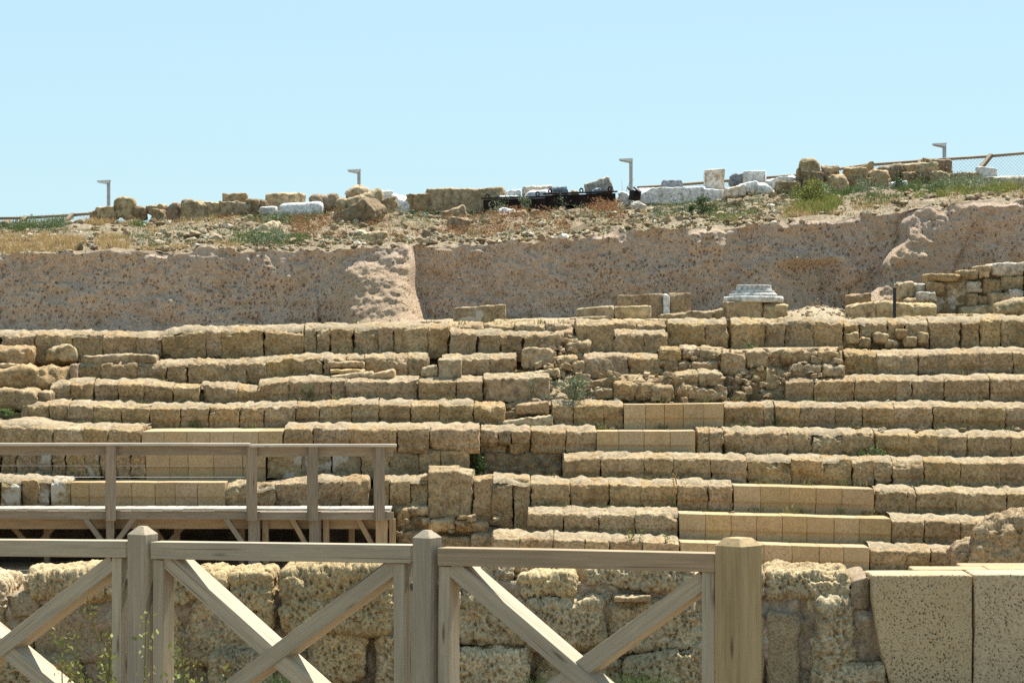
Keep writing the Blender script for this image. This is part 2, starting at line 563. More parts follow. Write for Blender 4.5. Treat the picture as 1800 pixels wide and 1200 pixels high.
M['leaf'] = leaf_mat("green_leaves", [(.055, .09, .025), (.10, .145, .04), (.13, .17, .06), (.085, .12, .045)])
M['leaf_dark'] = leaf_mat("dark_green_leaves", [(.03, .055, .018), (.05, .085, .025), (.075, .11, .035)])
M['leaf_yel'] = leaf_mat("yellow_green_leaves", [(.13, .16, .035), (.20, .21, .05), (.26, .25, .06), (.12, .15, .04)])
M['leaf_grey'] = leaf_mat("grey_green_leaves", [(.10, .13, .075), (.15, .18, .10), (.19, .22, .13)])
M['dry'] = leaf_mat("dry_grass", [(.34, .22, .09), (.45, .31, .14), (.52, .39, .20), (.30, .20, .09)])
M['red'] = leaf_mat("red_brown_weeds", [(.17, .075, .033), (.26, .125, .055), (.34, .185, .085), (.20, .13, .06)])
M['mixed'] = leaf_mat("mixed_ground_weeds", [(.07, .10, .03), (.12, .15, .05), (.20, .18, .07), (.30, .22, .10)])


def pebble_mat():
    m, t, b = newmat("loose_pebbles")
    k = NB(t)
    g = k.n("NewGeometry").outputs["Random Per Island"]
    c = k.ramp(g, [(0, (.16, .11, .06)), (.35, (.25, .18, .105)), (.65, (.33, .25, .155)), (.9, (.42, .345, .24)), (1, (.58, .53, .45))])
    v, _ = k.coords('Object', False)
    c = k.mix(.6, c, k.ramp(k.noise(v, 25, 5, .7), [(.3, .6), (.7, 1.2)]), 'MULTIPLY')
    k.l(c, b.inputs["Base Color"])
    return m


M['pebble'] = pebble_mat()

# ---------------------------------------------------------------- ground, terraces, earth cut, ridge
ROWY = dict(I=37.5, H=38.2, G=38.9, F=39.6, E=40.3, D=41.0, C=41.7, B=42.4, A=43.1)
TOP = {
    'A': [(-300, 595), (0, 592), (240, 594), (300, 585), (370, 582), (530, 580), (700, 575), (1000, 573), (1200, 570), (1500, 567), (2100, 560)],
    'B': [(-300, 650), (0, 648), (133, 647), (380, 642), (520, 634), (640, 636), (900, 640), (1030, 640), (1160, 622), (1480, 624), (1500, 623), (2100, 621)],
    'C': [(-300, 690), (88, 682), (300, 676), (500, 688), (600, 670), (967, 668), (1000, 684), (1380, 682), (1400, 669), (2100, 667)],
    'D': [(-300, 718), (38, 716), (400, 720), (600, 711), (970, 713), (1270, 713), (2100, 715)],
    'E': [(-300, 752), (0, 750), (250, 757), (600, 755), (840, 757), (1400, 763), (2100, 772)],
    'F': [(-300, 841), (600, 842), (930, 845), (988, 846), (991, 806), (1800, 814), (2100, 818)],
    'G': [(-300, 846), (300, 846), (600, 848), (930, 850), (1500, 861), (2100, 872)],
    'H': [(800, 899), (930, 902), (1240, 905), (1567, 914), (2100, 926)],
    'I': [(800, 944), (870, 946), (1200, 956), (1528, 966), (2100, 982)],
}


def top_px(r, px):
    a = np.array(TOP[r], float)
    return np.interp(px, a[:, 0], a[:, 1])


def zpx(py, Y):
    return H + (CY - py) / F * Y


def bank(name, rows, px, mat, back):
    prof = []
    base = np.full(len(px), -.4)
    Y0 = ROWY[rows[0]] + .2
    prof.append((np.full(len(px), Y0), base))
    zl = np.full(len(px), -.2)
    for r in rows:
        Y = ROWY[r]
        zt = zpx(top_px(r, px), Y) - .11
        for s in np.linspace(0, 1, 6):
            prof.append((np.full(len(px), Y + .2), zl * (1 - s) + zt * s))
        for s in (.25, .5, .75):
            prof.append((np.full(len(px), Y + .2 + .7 * s), zt + .0 * s))
        zl = zt
    for yy, dz in back:
        prof.append((np.full(len(px), yy), zl + dz))
    V = np.stack([np.stack([(px - CX) / F * (y + .0), y, z], 1) for y, z in prof], 1).reshape(-1, 3)
    n = fbm(V, 3.2, 3, 3) * .045 + .05 * (.45 - worley(V, 5.5, 4))
    V[:, 1] -= n * 1.0
    V[:, 2] += n * .6
    o = obj(name, mk(V, grid_faces(len(px), len(prof))), mat)
    return tag(o, kind='structure')


bank('earth_bank', ['G', 'F', 'E', 'D', 'C', 'B', 'A'], np.arange(-760, 2640, 5.0), M['core'], [(44.4, -.02), (45.0, -.05)])
bank('lower_bank', ['I', 'H'], np.arange(960, 2640, 5.0), M['core'], [(39.4, -.02)])


def sheet(name, xs, ys, zf, mat, kind='structure', disp=None):
    X, Y = np.meshgrid(xs, ys, indexing='ij')
    V = np.stack([X.ravel(), Y.ravel(), np.zeros(X.size)], 1)
    V[:, 2] = zf(V[:, 0], V[:, 1])
    if disp is not None: V[:, 2] += disp(V)
    o = obj(name, mk(V, grid_faces(len(xs), len(ys))), mat)
    return tag(o, kind=kind)


gx = np.concatenate([np.linspace(-900, -30, 12), np.linspace(-24, 24, 60), np.linspace(30, 900, 12)])
gy = np.concatenate([np.linspace(-300, -6, 8), np.linspace(-2, 15.2, 30), np.linspace(15.6, 40, 60), np.linspace(50, 1500, 10)])
sheet('ground', gx, gy, lambda x, y: np.where(np.abs(x) < 200, 1.28 * (1 - sstep(y, 15.2, 15.7)), 0) + .14 * (1 - sstep(y, 8, 12)) * (np.abs(x) < 200) - .02,
      M['dirt'], disp=lambda V: .02 * fbm(V, .8, 3, 8) * (np.abs(V[:, 0]) < 25))
sheet('arena_floor', np.linspace(-40, 40, 120), np.linspace(16.2, 39, 60), lambda x, y: 0 * x + .03, M['sand'], disp=lambda V: .015 * fbm(V, .8, 3, 8))

# the ridge slope and the earth cut below it
CT = np.array([(-320, 452), (0, 449), (120, 445), (200, 441), (290, 442), (350, 438), (420, 441), (570, 441), (640, 437), (720, 434), (760, 431), (850, 429), (900, 425),
               (1000, 418), (1100, 412), (1200, 404), (1300, 398), (1400, 391), (1500, 383), (1600, 367), (1700, 358), (1800, 348), (2120, 330), (2640, 322)], float)
RT = np.array([(-320, 407), (0, 402), (150, 392), (300, 391), (430, 380), (600, 371), (750, 376), (850, 373), (960, 367), (1090, 358), (1240, 353), (1400, 337),
               (1500, 332), (1700, 327), (1800, 327), (2120, 317), (2640, 305)], float)
CB = np.array([(-320, 592), (0, 590), (300, 586), (560, 580), (740, 563), (1000, 560), (1400, 545), (1600, 548), (1800, 545), (2120, 540)], float)
YC, YR = 50.0, 59.5


def relief(px):
    a = np.array([(-320, 49.7), (0, 49.75), (200, 49.6), (420, 49.75), (560, 49.55), (610, 49.2), (690, 49.05), (716, 49.15), (726, 50.1), (900, 50.15), (1100, 50.05), (1330, 50.1),
                  (1400, 49.95), (1480, 50.1), (1590, 50.05), (1606, 49.35), (1660, 49.25), (1760, 49.35), (2120, 49.3)])
    return np.interp(px, a[:, 0], a[:, 1])


def batter(px):
    a = np.array([(-320, .35), (535, .35), (570, .6), (605, 1.1), (640, 1.3), (700, 1.3), (722, 1.0), (732, .25), (1320, .25), (1360, .5), (1470, .5), (1500, .3), (1590, .3), (1604, 1.15), (1650, 1.1), (1720, .6), (1720, .3), (2120, .3)])
    return np.interp(px, a[:, 0], a[:, 1])


def slope_t(px, t):
    """point on the ridge slope: t = 0 at the edge of the cut, 1 at the ridge"""
    px = np.asarray(px, float); t = np.asarray(t, float)
    yc, yr = np.interp(px, CT[:, 0], CT[:, 1]), np.interp(px, RT[:, 0], RT[:, 1])
    y0 = relief(px)
    Y = y0 + (YR - y0) * t
    py = yc + (yr - yc) * t
    V = np.stack([(px - CX) / F * Y, Y, zpx(py, Y)], -1)
    return V


def slope_noise(V):
    return .09 * fbm(V, .9, 3, 21) + .05 * fbm(V, 3.3, 2, 25)


def jag(V):
    return .06 * fbm(np.stack([V[:, 0], 0 * V[:, 0], 0 * V[:, 0]], 1), 2.6, 4, 33)


px = np.arange(-760, 2641, 4.0)
ts = np.concatenate([np.linspace(0, 1, 70), [1.3, 2.5, 6, 14]])
PXg, T = np.meshgrid(px, ts, indexing='ij')
V = slope_t(PXg.ravel(), np.minimum(T.ravel(), 1.0))
ex = np.maximum(T.ravel() - 1, 0)
V[:, 1] += ex * 12
V[:, 2] -= np.minimum(ex, .3) * .3
V[:, 2] += slope_noise(V) * sstep(T.ravel(), 0, .06) + jag(V) * (1 - sstep(T.ravel(), .0, .08)) - .012
V[:, 2] += .035 * (.5 - worley(V, 4.2, 2)) * sstep(T.ravel(), .01, .05)
tag(obj('hillside', mk(V, grid_faces(len(px), len(ts))), M['soil']), kind='structure')

px = np.arange(-760, 2641, 2.6)
vs = np.linspace(0, 1, 72)
PXg, T = np.meshgrid(px, vs, indexing='ij')
pxr, t = PXg.ravel(), T.ravel()
yc, yb = np.interp(pxr, CT[:, 0], CT[:, 1]), np.interp(pxr, CB[:, 0], CB[:, 1]) + 14
# ragged side of the spur: its edge leans right towards the foot
lean = np.where((pxr > 560) & (pxr < 900), (pxr - 18 * t ** 1.5 - 3 * np.sin(t * 9)), pxr)
lean = np.where(pxr > 1300, pxr + 95 * (t - .1) * sstep(pxr, 1380, 1480) * (1 - sstep(pxr, 1700, 1950)) + 7 * np.sin(t * 17) * sstep(pxr, 1480, 1520) * (1 - sstep(pxr, 1650, 1700)), lean)
ytop = np.interp(lean, np.array([-320, 2120]), np.array([0, 0]))
Yv = relief(lean) - batter(lean) * t - .25 * sstep(t, .8, 1.0) * (lean < 760)
py = yc + (yb - yc) * t
V = np.stack([(pxr - CX) / F * Yv, Yv, zpx(py, Yv)], 1)
V[:, 2] += jag(V) * (1 - sstep(t, 0, .12))
n = .10 * fbm(V * np.array((1, 1, 1.6)), 1.1, 3, 31) + .04 * fbm(V * np.array((1, 1, 1.5)), 4.0, 3, 35) + .02 * fbm(V, 13, 2, 37)
spur = sstep(lean, 568, 612) * (1 - sstep(lean, 722, 730)) * sstep(t, .12, .3)
spur2 = sstep(lean, 1592, 1606) * (1 - sstep(lean, 1660, 1760)) * sstep(t, .15, .3) + sstep(lean, 1340, 1380) * (1 - sstep(lean, 1455, 1480)) * sstep(t, .3, .4) * .8
n = n * (1 - .5 * np.clip(spur, 0, 1)) + (spur + spur2) * (.026 * fbm(V * np.array((1, 1, 1.8)), 4.0, 4, 41))
# hollow that undercuts the middle of the right face, with a ragged brow
hol = sstep(pxr, 1350, 1400) * (1 - sstep(pxr, 1450, 1490))
n = n + .12 * hol * sstep(t, .2, .34) * (1 - sstep(t, .40, .46)) - .16 * hol * sstep(t, .40, .46) * (1 - sstep(t, .5, .95))
pits = sstep(vn(V, 9.5, 47), .45, .75)
n = n - .035 * pits * (1 - np.clip(spur, 0, 1))
V[:, 1] -= n * np.clip(sstep(t, 0, .05) + .0, 0, 1)
V[:, 2] += .3 * n * sstep(t, .02, .08)
cme = mk(V, grid_faces(len(px), len(vs)))
och = cme.attributes.new("ochre", 'FLOAT', 'POINT')
och.data.foreach_set("value", np.clip(.85 * spur + .7 * spur2, 0, 1).astype(np.float32))
tag(obj('earth_cliff', cme, M['cliff']), kind='structure')

# terrace between the top tier and the foot of the cut
px = np.arange(-760, 2641, 6.0)
ts = np.linspace(0, 1, 40)
PXg, T = np.meshgrid(px, ts, indexing='ij')
pxr, t = PXg.ravel(), T.ravel()
Y = 43.6 + (50.4 - 43.6) * t
z0 = zpx(top_px('A', pxr), 43.1) - .03
z1 = zpx(np.interp(pxr, CB[:, 0], CB[:, 1]), 49.4)
z = z0 + (z1 - z0) * sstep(t, .0, .9)
z = z + .22 * np.exp(-((pxr - 1440) / 60) ** 2 - ((t - .35) / .22) ** 2)
V = np.stack([(pxr - CX) / F * Y, Y, z], 1)
V[:, 2] += .035 * fbm(V, 1.7, 3, 51) + .015 * fbm(V, 8, 2, 55)
tag(obj('terrace_ground', mk(V, grid_faces(len(px), len(ts))), M['terrace']), kind='structure')

# ---------------------------------------------------------------- seating tiers
GRP_T = 'stone seating tiers of the ruined stand'


def tier(label, row, runs, dy=0.0, depth=None, res=.0205, rise=.065):
    """runs: list of (style, material, joints in px, top polyline, bottom polyline)"""
    Y = ROWY[row] + dy
    xs = runs[0][2]
    e = empty('seating_tier', P((runs[0][2][0] + runs[-1][2][-1]) / 2, runs[0][4][0][1], Y + .3), label, 'stone tier', GRP_T)
    for style, mat, joints, tp, bt, *o in runs:
        o = o[0] if o else {}
        tp, bt = np.array(tp, float), np.array(bt, float)
        for a, b in zip(joints[:-1], joints[1:]):
            rs = np.random.default_rng(int(abs(a) * 31 + Y * 100) + (a < 0))
            sm = style == 'smooth'
            j = 0.25 if sm else 1.0
            ga, gb = ((.2, .2) if sm else [(.28 if hv > .7 else .06 if hv > .4 else -.3) for hv in [(math.sin(q_ * 12.9898 + Y * 78.233) * 43758.5) % 1 for q_ in (a, b)]])
            ja, jb = ((j * 1.6 * float(vn(np.array([[q_ * .037, Y * 3.1, 0.]]), 1, 5)[0]) + rs.normal(0, j * .25)) for q_ in (a, b))
            yt = (np.interp(a, tp[:, 0], tp[:, 1]) + ja, np.interp(b, tp[:, 0], tp[:, 1]) + jb)
            yb = (np.interp(a, bt[:, 0], bt[:, 1]), np.interp(b, bt[:, 0], bt[:, 1]))
            s = stone_px('stone_block', a + ga, b - gb, yt, yb, Y + o.get('dy', 0) + (rs.normal(0, .004) if sm else rs.normal(0, .009)), depth or .88, style,
                         o['mats'][rs.integers(len(o['mats']))] if 'mats' in o else mat, e, res=res, seed=int(rs.integers(1, 60000)),
                         rx=.006 if sm else (.022 if style == 'big' else .011), pitch=0 if sm else -2.0, yaw=0 if sm else rs.normal(0, .6), rise=0 if sm else rise * rs.uniform(.8, 1.25), embed=.03)
            if sm: s['label'] = 'smooth pale replacement block'
            if mat is M['plaster']: s['label'] = 'block with white plaster left on its face'
        if style in ('seat', 'rough', 'big', 'ashlar') and joints[-1] - joints[0] > 60 and not o.get('dy', 0) > .1:
            # dust and packed earth lying over the worn tops, running on across the joints
            q = np.arange(joints[0] + 1, joints[-1] - .9, 2.5)
            q[-1] = joints[-1] - 1
            yf = Y + o.get('dy', 0)
            zt = zpx(np.interp(q, tp[:, 0], tp[:, 1]) + 1.6 * vn(np.stack([q * .037, np.full(len(q), Y * 3.1), 0 * q], 1), 1, 5), yf)
            G = []
            for d_, z_ in ((.06, -.04), (.09, -.010), (.13, .004), (.18, .012), (.25, .018), (.34, .020), (.45, .020), (.6, .020), (.85, .02), ((depth or .88) - .02, .02)):
                yy = np.full(len(q), yf + d_)
                wob = fbm(np.stack([q * .09, yy * 2, 0 * q + 7], 1), 1, 3, 15)
                G.append(np.stack([(q - CX) / F * yf, yy + .02 * wob, zt + z_ + rise * sstep(np.full(len(q), d_), -.05, .34) + .022 * wob], 1))
            obj('packed_earth', mk(np.stack(G, 1).reshape(-1, 3), grid_faces(len(q), len(G))), M['dust'], None, e)
    return e


se, smm = M['seat'], M['smooth']


def fill(joints, w=(42, 70), seed=1):
    """extend joints past the frame edges with blocks of random width"""
    rs = np.random.default_rng(seed)
    j = list(joints)
    while j[-1] < 2540 and j[-1] > 1730: j.append(j[-1] + rs.uniform(*w) * (1 if j[-1] < 1900 else 1.5))
    while j[0] > -680 and j[0] < 40: j.insert(0, j[0] - rs.uniform(*w) * (1 if j[0] > -100 else 1.5))
    return j


# A - topmost
tier('long topmost tier of big rounded blocks running left from the rubble gap', 'A', [
    ('big', se, fill([0, 62, 126, 180, 239, 283, 362, 390, 463, 534]), [(-300, 594), (0, 591), (130, 590), (239, 595), (284, 593), (300, 584), (362, 582), (390, 586), (463, 582), (534, 580)],
     [(-300, 645), (0, 640), (240, 634), (300, 630), (534, 630)]),
    ('big', se, [534, 556, 580, 621, 665, 692, 752, 788], [(534, 579), (665, 577), (788, 577)], [(534, 630), (788, 631)]),
    ('big', se, [790, 838, 880, 919, 968, 1008], [(790, 586), (838, 588), (880, 590), (968, 592), (1008, 588)], [(790, 631), (840, 634), (1008, 632)]),
    ('big', se, [786, 850, 905, 960, 1012], [(786, 574), (1012, 573)], [(786, 600), (1012, 598)], dict(dy=.28)),
], rise=.08)
top_right = tier('topmost tier of rough blocks right of gap, below the marble column base', 'A', [
    ('big', se, [1012, 1080], [(1012, 572), (1080, 573)], [(1012, 630), (1080, 630)]),
    ('big', se, [1080, 1130, 1174], [(1080, 589), (1174, 590)], [(1080, 630), (1174, 631)], dict(dy=-.12)),
    ('big', se, [1078, 1120, 1172, 1206], [(1078, 573), (1206, 572)], [(1078, 600), (1206, 612)], dict(dy=.2)),
    ('big', se, [1174, 1240, 1279], [(1174, 571), (1279, 570)], [(1174, 612), (1279, 612)]),
    ('big', se, [1285, 1347, 1380, 1430, 1483], [(1285, 570), (1483, 568)], [(1285, 614), (1483, 616)]),
    ('rough', se, [1483, 1510, 1532, 1562, 1590, 1633], [(1483, 571), (1633, 568)], [(1483, 618), (1633, 618)], dict(dy=.03)),
    ('big', se, fill([1633, 1690, 1723, 1760, 1806], seed=2), [(1633, 567), (1800, 564), (2100, 558)], [(1633, 616), (2100, 614)]),
], rise=.08)
for i, (a, b, y0, y1) in enumerate([(1489, 1512, 584, 606), (1511, 1531, 592, 613), (1536, 1562, 586, 604), (1574, 1593, 578, 598), (1556, 1580, 597, 614), (1588, 1612, 592, 613), (1612, 1633, 584, 606)]):
    stone_px('stone_block', a, b, y0, y1, ROWY['A'] - .10 - .02 * (i % 3), .3, 'rough', [M['ridge'], M['seat']][i % 2], top_right, res=.022, seed=900 + i, yaw=(i * 17 % 13) - 6, tilt=(i * 29 % 15) - 7)
# B
tier('second tier from the top on the left, ending among loose flat stones', 'B', [
    ('rough', se, [133, 178, 240, 291, 330, 384, 432, 467, 514, 567, 606], [(133, 650), (150, 643), (200, 641), (290, 641), (384, 642), (467, 637), (520, 631), (606, 632)],
     [(133, 676), (290, 678), (432, 680), (520, 672), (606, 668)]),
], rise=.07)
tier('low shadowed course of blocks tucked under the topmost tier left of the rubble gap', 'B', [
    ('rough', se, [608, 641, 716, 752], [(608, 630), (752, 631)], [(608, 668), (752, 670)]),
    ('rough', se, [776, 812, 861, 908], [(776, 633), (908, 630)], [(776, 664), (908, 660)]),
], dy=.16)
tier('short two block stretch of tier in the middle of the rubble gap', 'B', [
    ('big', se, [1028, 1104, 1160], [(1028, 632), (1060, 629), (1160, 632)], [(1028, 664), (1160, 666)]),
], rise=.07)
tier('second tier from the top at right, starting beside the tall rubble patch', 'B', [
    ('rough', se, [1484, 1541], [(1484, 624), (1541, 624)], [(1484, 662), (1541, 663)]),
    ('seat', se, fill([1541, 1613, 1663, 1722, 1780, 1830], seed=3), [(1541, 626), (1613, 625), (1700, 622), (2100, 622)], [(1541, 664), (2100, 664)]),
], rise=.08)
# C
tier('third tier from the top on the left, ending in a big block beside the bush', 'C', [
    ('rough', se, [88, 123, 164], [(88, 682), (123, 676), (164, 676)], [(88, 714), (164, 716)]),
    ('seat', se, [165, 207, 252, 303], [(165, 677), (252, 677), (303, 684)], [(165, 716), (303, 716)]),
    ('seat', se, [304, 351], [(304, 682), (351, 683)], [(304, 716), (351, 716)]),
    ('rough', se, [352, 416, 453], [(352, 682), (416, 684), (425, 690), (453, 690)], [(352, 716), (453, 716)]),
    ('seat', se, [453, 507, 582, 609], [(453, 678), (507, 672), (609, 670)], [(453, 714), (609, 708)]),
    ('seat', se, [609, 736], [(609, 671), (736, 672)], [(609, 708), (736, 708)]),
    ('seat', se, [737, 802, 848], [(737, 671), (848, 671)], [(737, 707), (848, 707)]),
    ('ashlar', M['ridge'], [849, 966], [(849, 668), (966, 664)], [(849, 705), (966, 708)]),
], rise=.07)
tier('third tier from the top at right, its left end beside the rubble patch', 'C', [
    ('seat', se, fill([1381, 1430, 1501, 1575, 1603, 1660, 1740, 1812], seed=4), [(1381, 673), (1500, 670), (1600, 669), (2100, 667)], [(1381, 711), (2100, 712)]),
], rise=.07)
# D
tier('fourth tier from the top on the left, a long even row', 'D', [
    ('rough', se, [38, 87, 120], [(38, 718), (60, 714), (120, 712)], [(38, 744), (120, 754)]),
    ('seat', se, [120, 163, 213, 263, 317, 367, 421, 465, 520, 562, 618, 665], [(120, 715), (200, 716), (263, 719), (421, 719), (520, 715), (600, 711), (665, 711)],
     [(120, 757), (300, 760), (665, 757)]),
    ('seat', se, [665, 722, 772, 833], [(665, 712), (833, 713)], [(665, 757), (833, 758)]),
    ('rough', se, [833, 888], [(833, 714), (888, 718)], [(833, 758), (888, 756)]),
])
tier('fourth tier right of the gap, with five smooth pale blocks', 'D', [
    ('seat', se, [970, 1008, 1061, 1097], [(970, 713), (1097, 714)], [(970, 757), (1097, 758)], dict(dy=.05)),
    ('smooth', smm, [1097, 1135, 1168, 1201, 1237, 1272], [(1097, 710), (1272, 709)], [(1097, 757), (1272, 757)], dict(dy=-.03)),
    ('rough', se, [1273, 1343, 1362], [(1273, 717), (1362, 716)], [(1273, 760), (1362, 761)]),
    ('seat', se, fill([1362, 1407, 1468, 1515, 1572, 1640, 1693, 1768, 1822], seed=5), [(1362, 716), (1640, 717), (2100, 718)], [(1362, 761), (2100, 768)]),
])
# E
tier('fifth tier from the top on the left, just above the wooden handrail', 'E', [
    ('seat', se, fill([0, 92, 145, 190, 248], seed=6), [(-300, 752), (0, 750), (50, 748), (100, 756), (248, 759)], [(-300, 800), (248, 800)]),
    ('smooth', smm, [249, 289, 329, 369, 411, 455, 497], [(249, 758), (497, 757)], [(249, 800), (497, 800)]),
    ('seat', se, [498, 550, 613, 700, 754, 842], [(498, 757), (613, 756), (842, 758)], [(498, 796), (842, 796)]),
], dy=-.7, depth=1.55)
tier('fifth tier from the top right of the gap, with four smooth pale blocks', 'E', [
    ('rough', se, [845, 876, 899, 933], [(845, 758), (933, 757)], [(845, 781), (933, 781)]),
    ('rough', se, [846, 893, 932], [(846, 780), (932, 780)], [(846, 799), (932, 799)], dict(dy=.06)),
    ('seat', se, [933, 995, 1048], [(933, 758), (1048, 759)], [(933, 800), (1048, 803)], dict(dy=.03)),
    ('smooth', smm, [1049, 1088, 1132, 1178, 1222], [(1049, 757), (1222, 757)], [(1049, 804), (1222, 805)], dict(dy=-.03)),
    ('rough', se, [1225, 1248, 1272], [(1225, 762), (1272, 761)], [(1225, 808), (1272, 808)]),
    ('rough', se, [1272, 1327, 1383, 1428, 1480, 1538], [(1272, 761), (1538, 764)], [(1272, 808), (1538, 811)]),
    ('seat', se, fill([1538, 1597, 1648, 1700, 1778, 1826], seed=7), [(1538, 765), (1800, 768), (2100, 774)], [(1538, 812), (2100, 822)]),
])
# F
pl = M['plaster']
tier('sixth course on the left, flush below the fifth, with smooth and plastered blocks', 'F', [
    ('rough', se, fill([0, 30, 62, 90, 116, 150, 178, 205, 229, 257], (26, 44), 8), [(-300, 800), (257, 798)], [(-300, 846), (257, 842)], dict(mats=[se, se, se, pl])),
    ('smooth', smm, [257, 298, 331, 376, 427, 467], [(257, 797), (467, 797)], [(257, 842), (467, 842)]),
    ('ashlar', pl, [469, 530, 583], [(469, 797), (583, 797)], [(469, 842), (583, 842)]),
    ('ashlar', pl, [584, 634], [(584, 797), (634, 797)], [(584, 842), (634, 842)]),
    ('ashlar', se, [635, 685, 737, 775, 824], [(635, 794), (824, 795)], [(635, 842), (824, 842)]),
])
tier('sixth tier from the top at right, starting above the rubble patch with the dark shrub', 'F', [
    ('seat', se, [991, 1055, 1133, 1183, 1248, 1313], [(991, 808), (1055, 806), (1313, 809)], [(991, 853), (1313, 857)]),
    ('rough', se, [1313, 1392, 1445, 1497, 1535, 1570], [(1313, 809), (1570, 813)], [(1313, 857), (1570, 863)]),
    ('seat', se, fill([1570, 1625, 1687, 1758, 1824], seed=9), [(1570, 814), (1800, 816), (2100, 821)], [(1570, 863), (2100, 878)]),
])
# G
tier('tier seen through the wooden handrail on the left, with seven smooth pale blocks', 'G', [
    ('ashlar', pl, fill([0, 35, 68, 88, 124], (34, 56), 10), [(-300, 846), (0, 845), (60, 846), (124, 850)], [(-300, 900), (124, 896)], dict(mats=[pl, pl, se])),
    ('smooth', smm, [125, 157, 190, 232, 273, 308, 347, 396], [(125, 847), (396, 847)], [(125, 896), (396, 896)]),
    ('rough', M['ridge'], [397, 434], [(397, 858), (434, 854)], [(397, 896), (434, 896)]),
    ('big', se, [434, 482, 542], [(434, 862), (482, 858), (542, 848)], [(434, 896), (542, 896)]),
    ('big', se, [542, 600, 647], [(542, 848), (560, 846), (600, 850), (647, 848)], [(542, 896), (647, 896)]),
    ('ashlar', se, [655, 684, 721, 752], [(655, 850), (752, 847)], [(655, 892), (752, 890)]),
    ('ashlar', se, [752, 806], [(752, 832), (780, 829), (806, 831)], [(752, 912), (806, 914)], dict(dy=-.08)),
    ('ashlar', se, [806, 832], [(806, 832), (832, 838)], [(806, 914), (832, 916)], dict(dy=-.06)),
    ('ashlar', se, [832, 866], [(832, 850), (866, 848)], [(832, 918), (866, 926)], dict(dy=-.06)),
    ('ashlar', se, [866, 903, 932], [(866, 848), (932, 850)], [(866, 932), (932, 940)], dict(dy=-.08)),
], dy=.0, rise=.065, depth=1.55)
tier('seventh tier from the top at right, with five smooth pale blocks in mid row', 'G', [
    ('seat', se, [933, 1002, 1070, 1127, 1190], [(933, 851), (1190, 854)], [(933, 902), (1190, 903)]),
    ('seat', se, [1190, 1245, 1288], [(1190, 854), (1288, 856)], [(1190, 904), (1288, 905)]),
    ('smooth', smm, [1290, 1337, 1388, 1434, 1480, 1536], [(1290, 853), (1536, 859)], [(1290, 906), (1536, 912)], dict(dy=-.03)),
    ('rough', se, [1537, 1597, 1611], [(1537, 866), (1611, 867)], [(1537, 914), (1611, 915)]),
    ('seat', se, fill([1611, 1680, 1770, 1830], seed=11), [(1611, 866), (2100, 874)], [(1611, 916), (2100, 930)]),
])
# H, I
tier('second lowest tier at right, with eight smooth blocks and one pinkish', 'H', [
    ('seat', se, [928, 990, 1053, 1118, 1193], [(928, 904), (1193, 906)], [(928, 950), (1193, 955)]),
    ('smooth', smm, [1194, 1240, 1285, 1330, 1375, 1418], [(1194, 902), (1418, 907)], [(1194, 956), (1418, 961)], dict(dy=-.03)),
    ('smooth', M['pink'], [1418, 1466], [(1418, 907), (1466, 909)], [(1418, 961), (1466, 962)], dict(dy=-.03)),
    ('smooth', smm, [1466, 1510, 1566], [(1466, 909), (1566, 911)], [(1466, 962), (1566, 965)], dict(dy=-.03)),
    ('seat', se, fill([1567, 1625, 1688, 1745, 1800, 1866], seed=21), [(1567, 916), (2100, 928)], [(1567, 966), (2100, 986)]),
])
tier('lowest tier at right, partly hidden by the wooden fence', 'I', [
    ('seat', se, [866, 913, 973, 1028, 1070, 1130, 1195], [(866, 947), (1195, 956)], [(866, 998), (1195, 1006)]),
    ('smooth', smm, [1196, 1243, 1295, 1343, 1392, 1440, 1483, 1528], [(1196, 952), (1528, 962)], [(1196, 1008), (1528, 1010)], dict(dy=-.03)),
    ('seat', se, fill([1529, 1593, 1638, 1690, 1750, 1810], seed=22), [(1529, 968), (2100, 984)], [(1529, 1010), (2100, 1020)]),
])

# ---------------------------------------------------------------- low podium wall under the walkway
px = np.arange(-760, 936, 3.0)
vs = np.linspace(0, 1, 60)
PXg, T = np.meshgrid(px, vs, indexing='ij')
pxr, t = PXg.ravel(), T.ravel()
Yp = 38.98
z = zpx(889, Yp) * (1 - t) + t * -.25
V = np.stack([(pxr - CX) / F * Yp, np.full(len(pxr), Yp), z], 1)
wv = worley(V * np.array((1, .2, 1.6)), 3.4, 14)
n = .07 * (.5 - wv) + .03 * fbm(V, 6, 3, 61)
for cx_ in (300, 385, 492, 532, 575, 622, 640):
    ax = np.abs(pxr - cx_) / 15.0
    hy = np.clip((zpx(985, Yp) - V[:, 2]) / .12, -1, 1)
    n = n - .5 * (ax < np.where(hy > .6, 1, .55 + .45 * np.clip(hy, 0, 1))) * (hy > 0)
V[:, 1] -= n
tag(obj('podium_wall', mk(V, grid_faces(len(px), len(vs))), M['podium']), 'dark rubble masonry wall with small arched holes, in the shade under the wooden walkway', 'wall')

# loose and rubble stones in the damaged gap
GRP_G = 'stones lying in the rubble gap'


def loose(name, box, Y, depth, style, mat, label, cat='stone', group=None, **kw):
    kw.setdefault('res', .03)
    o = stone_px(name, box[0], box[1], box[2] if isinstance(box[2], tuple) else box[2], box[3], Y, depth, style, mat, **kw)
    return tag(o, label, cat, group)


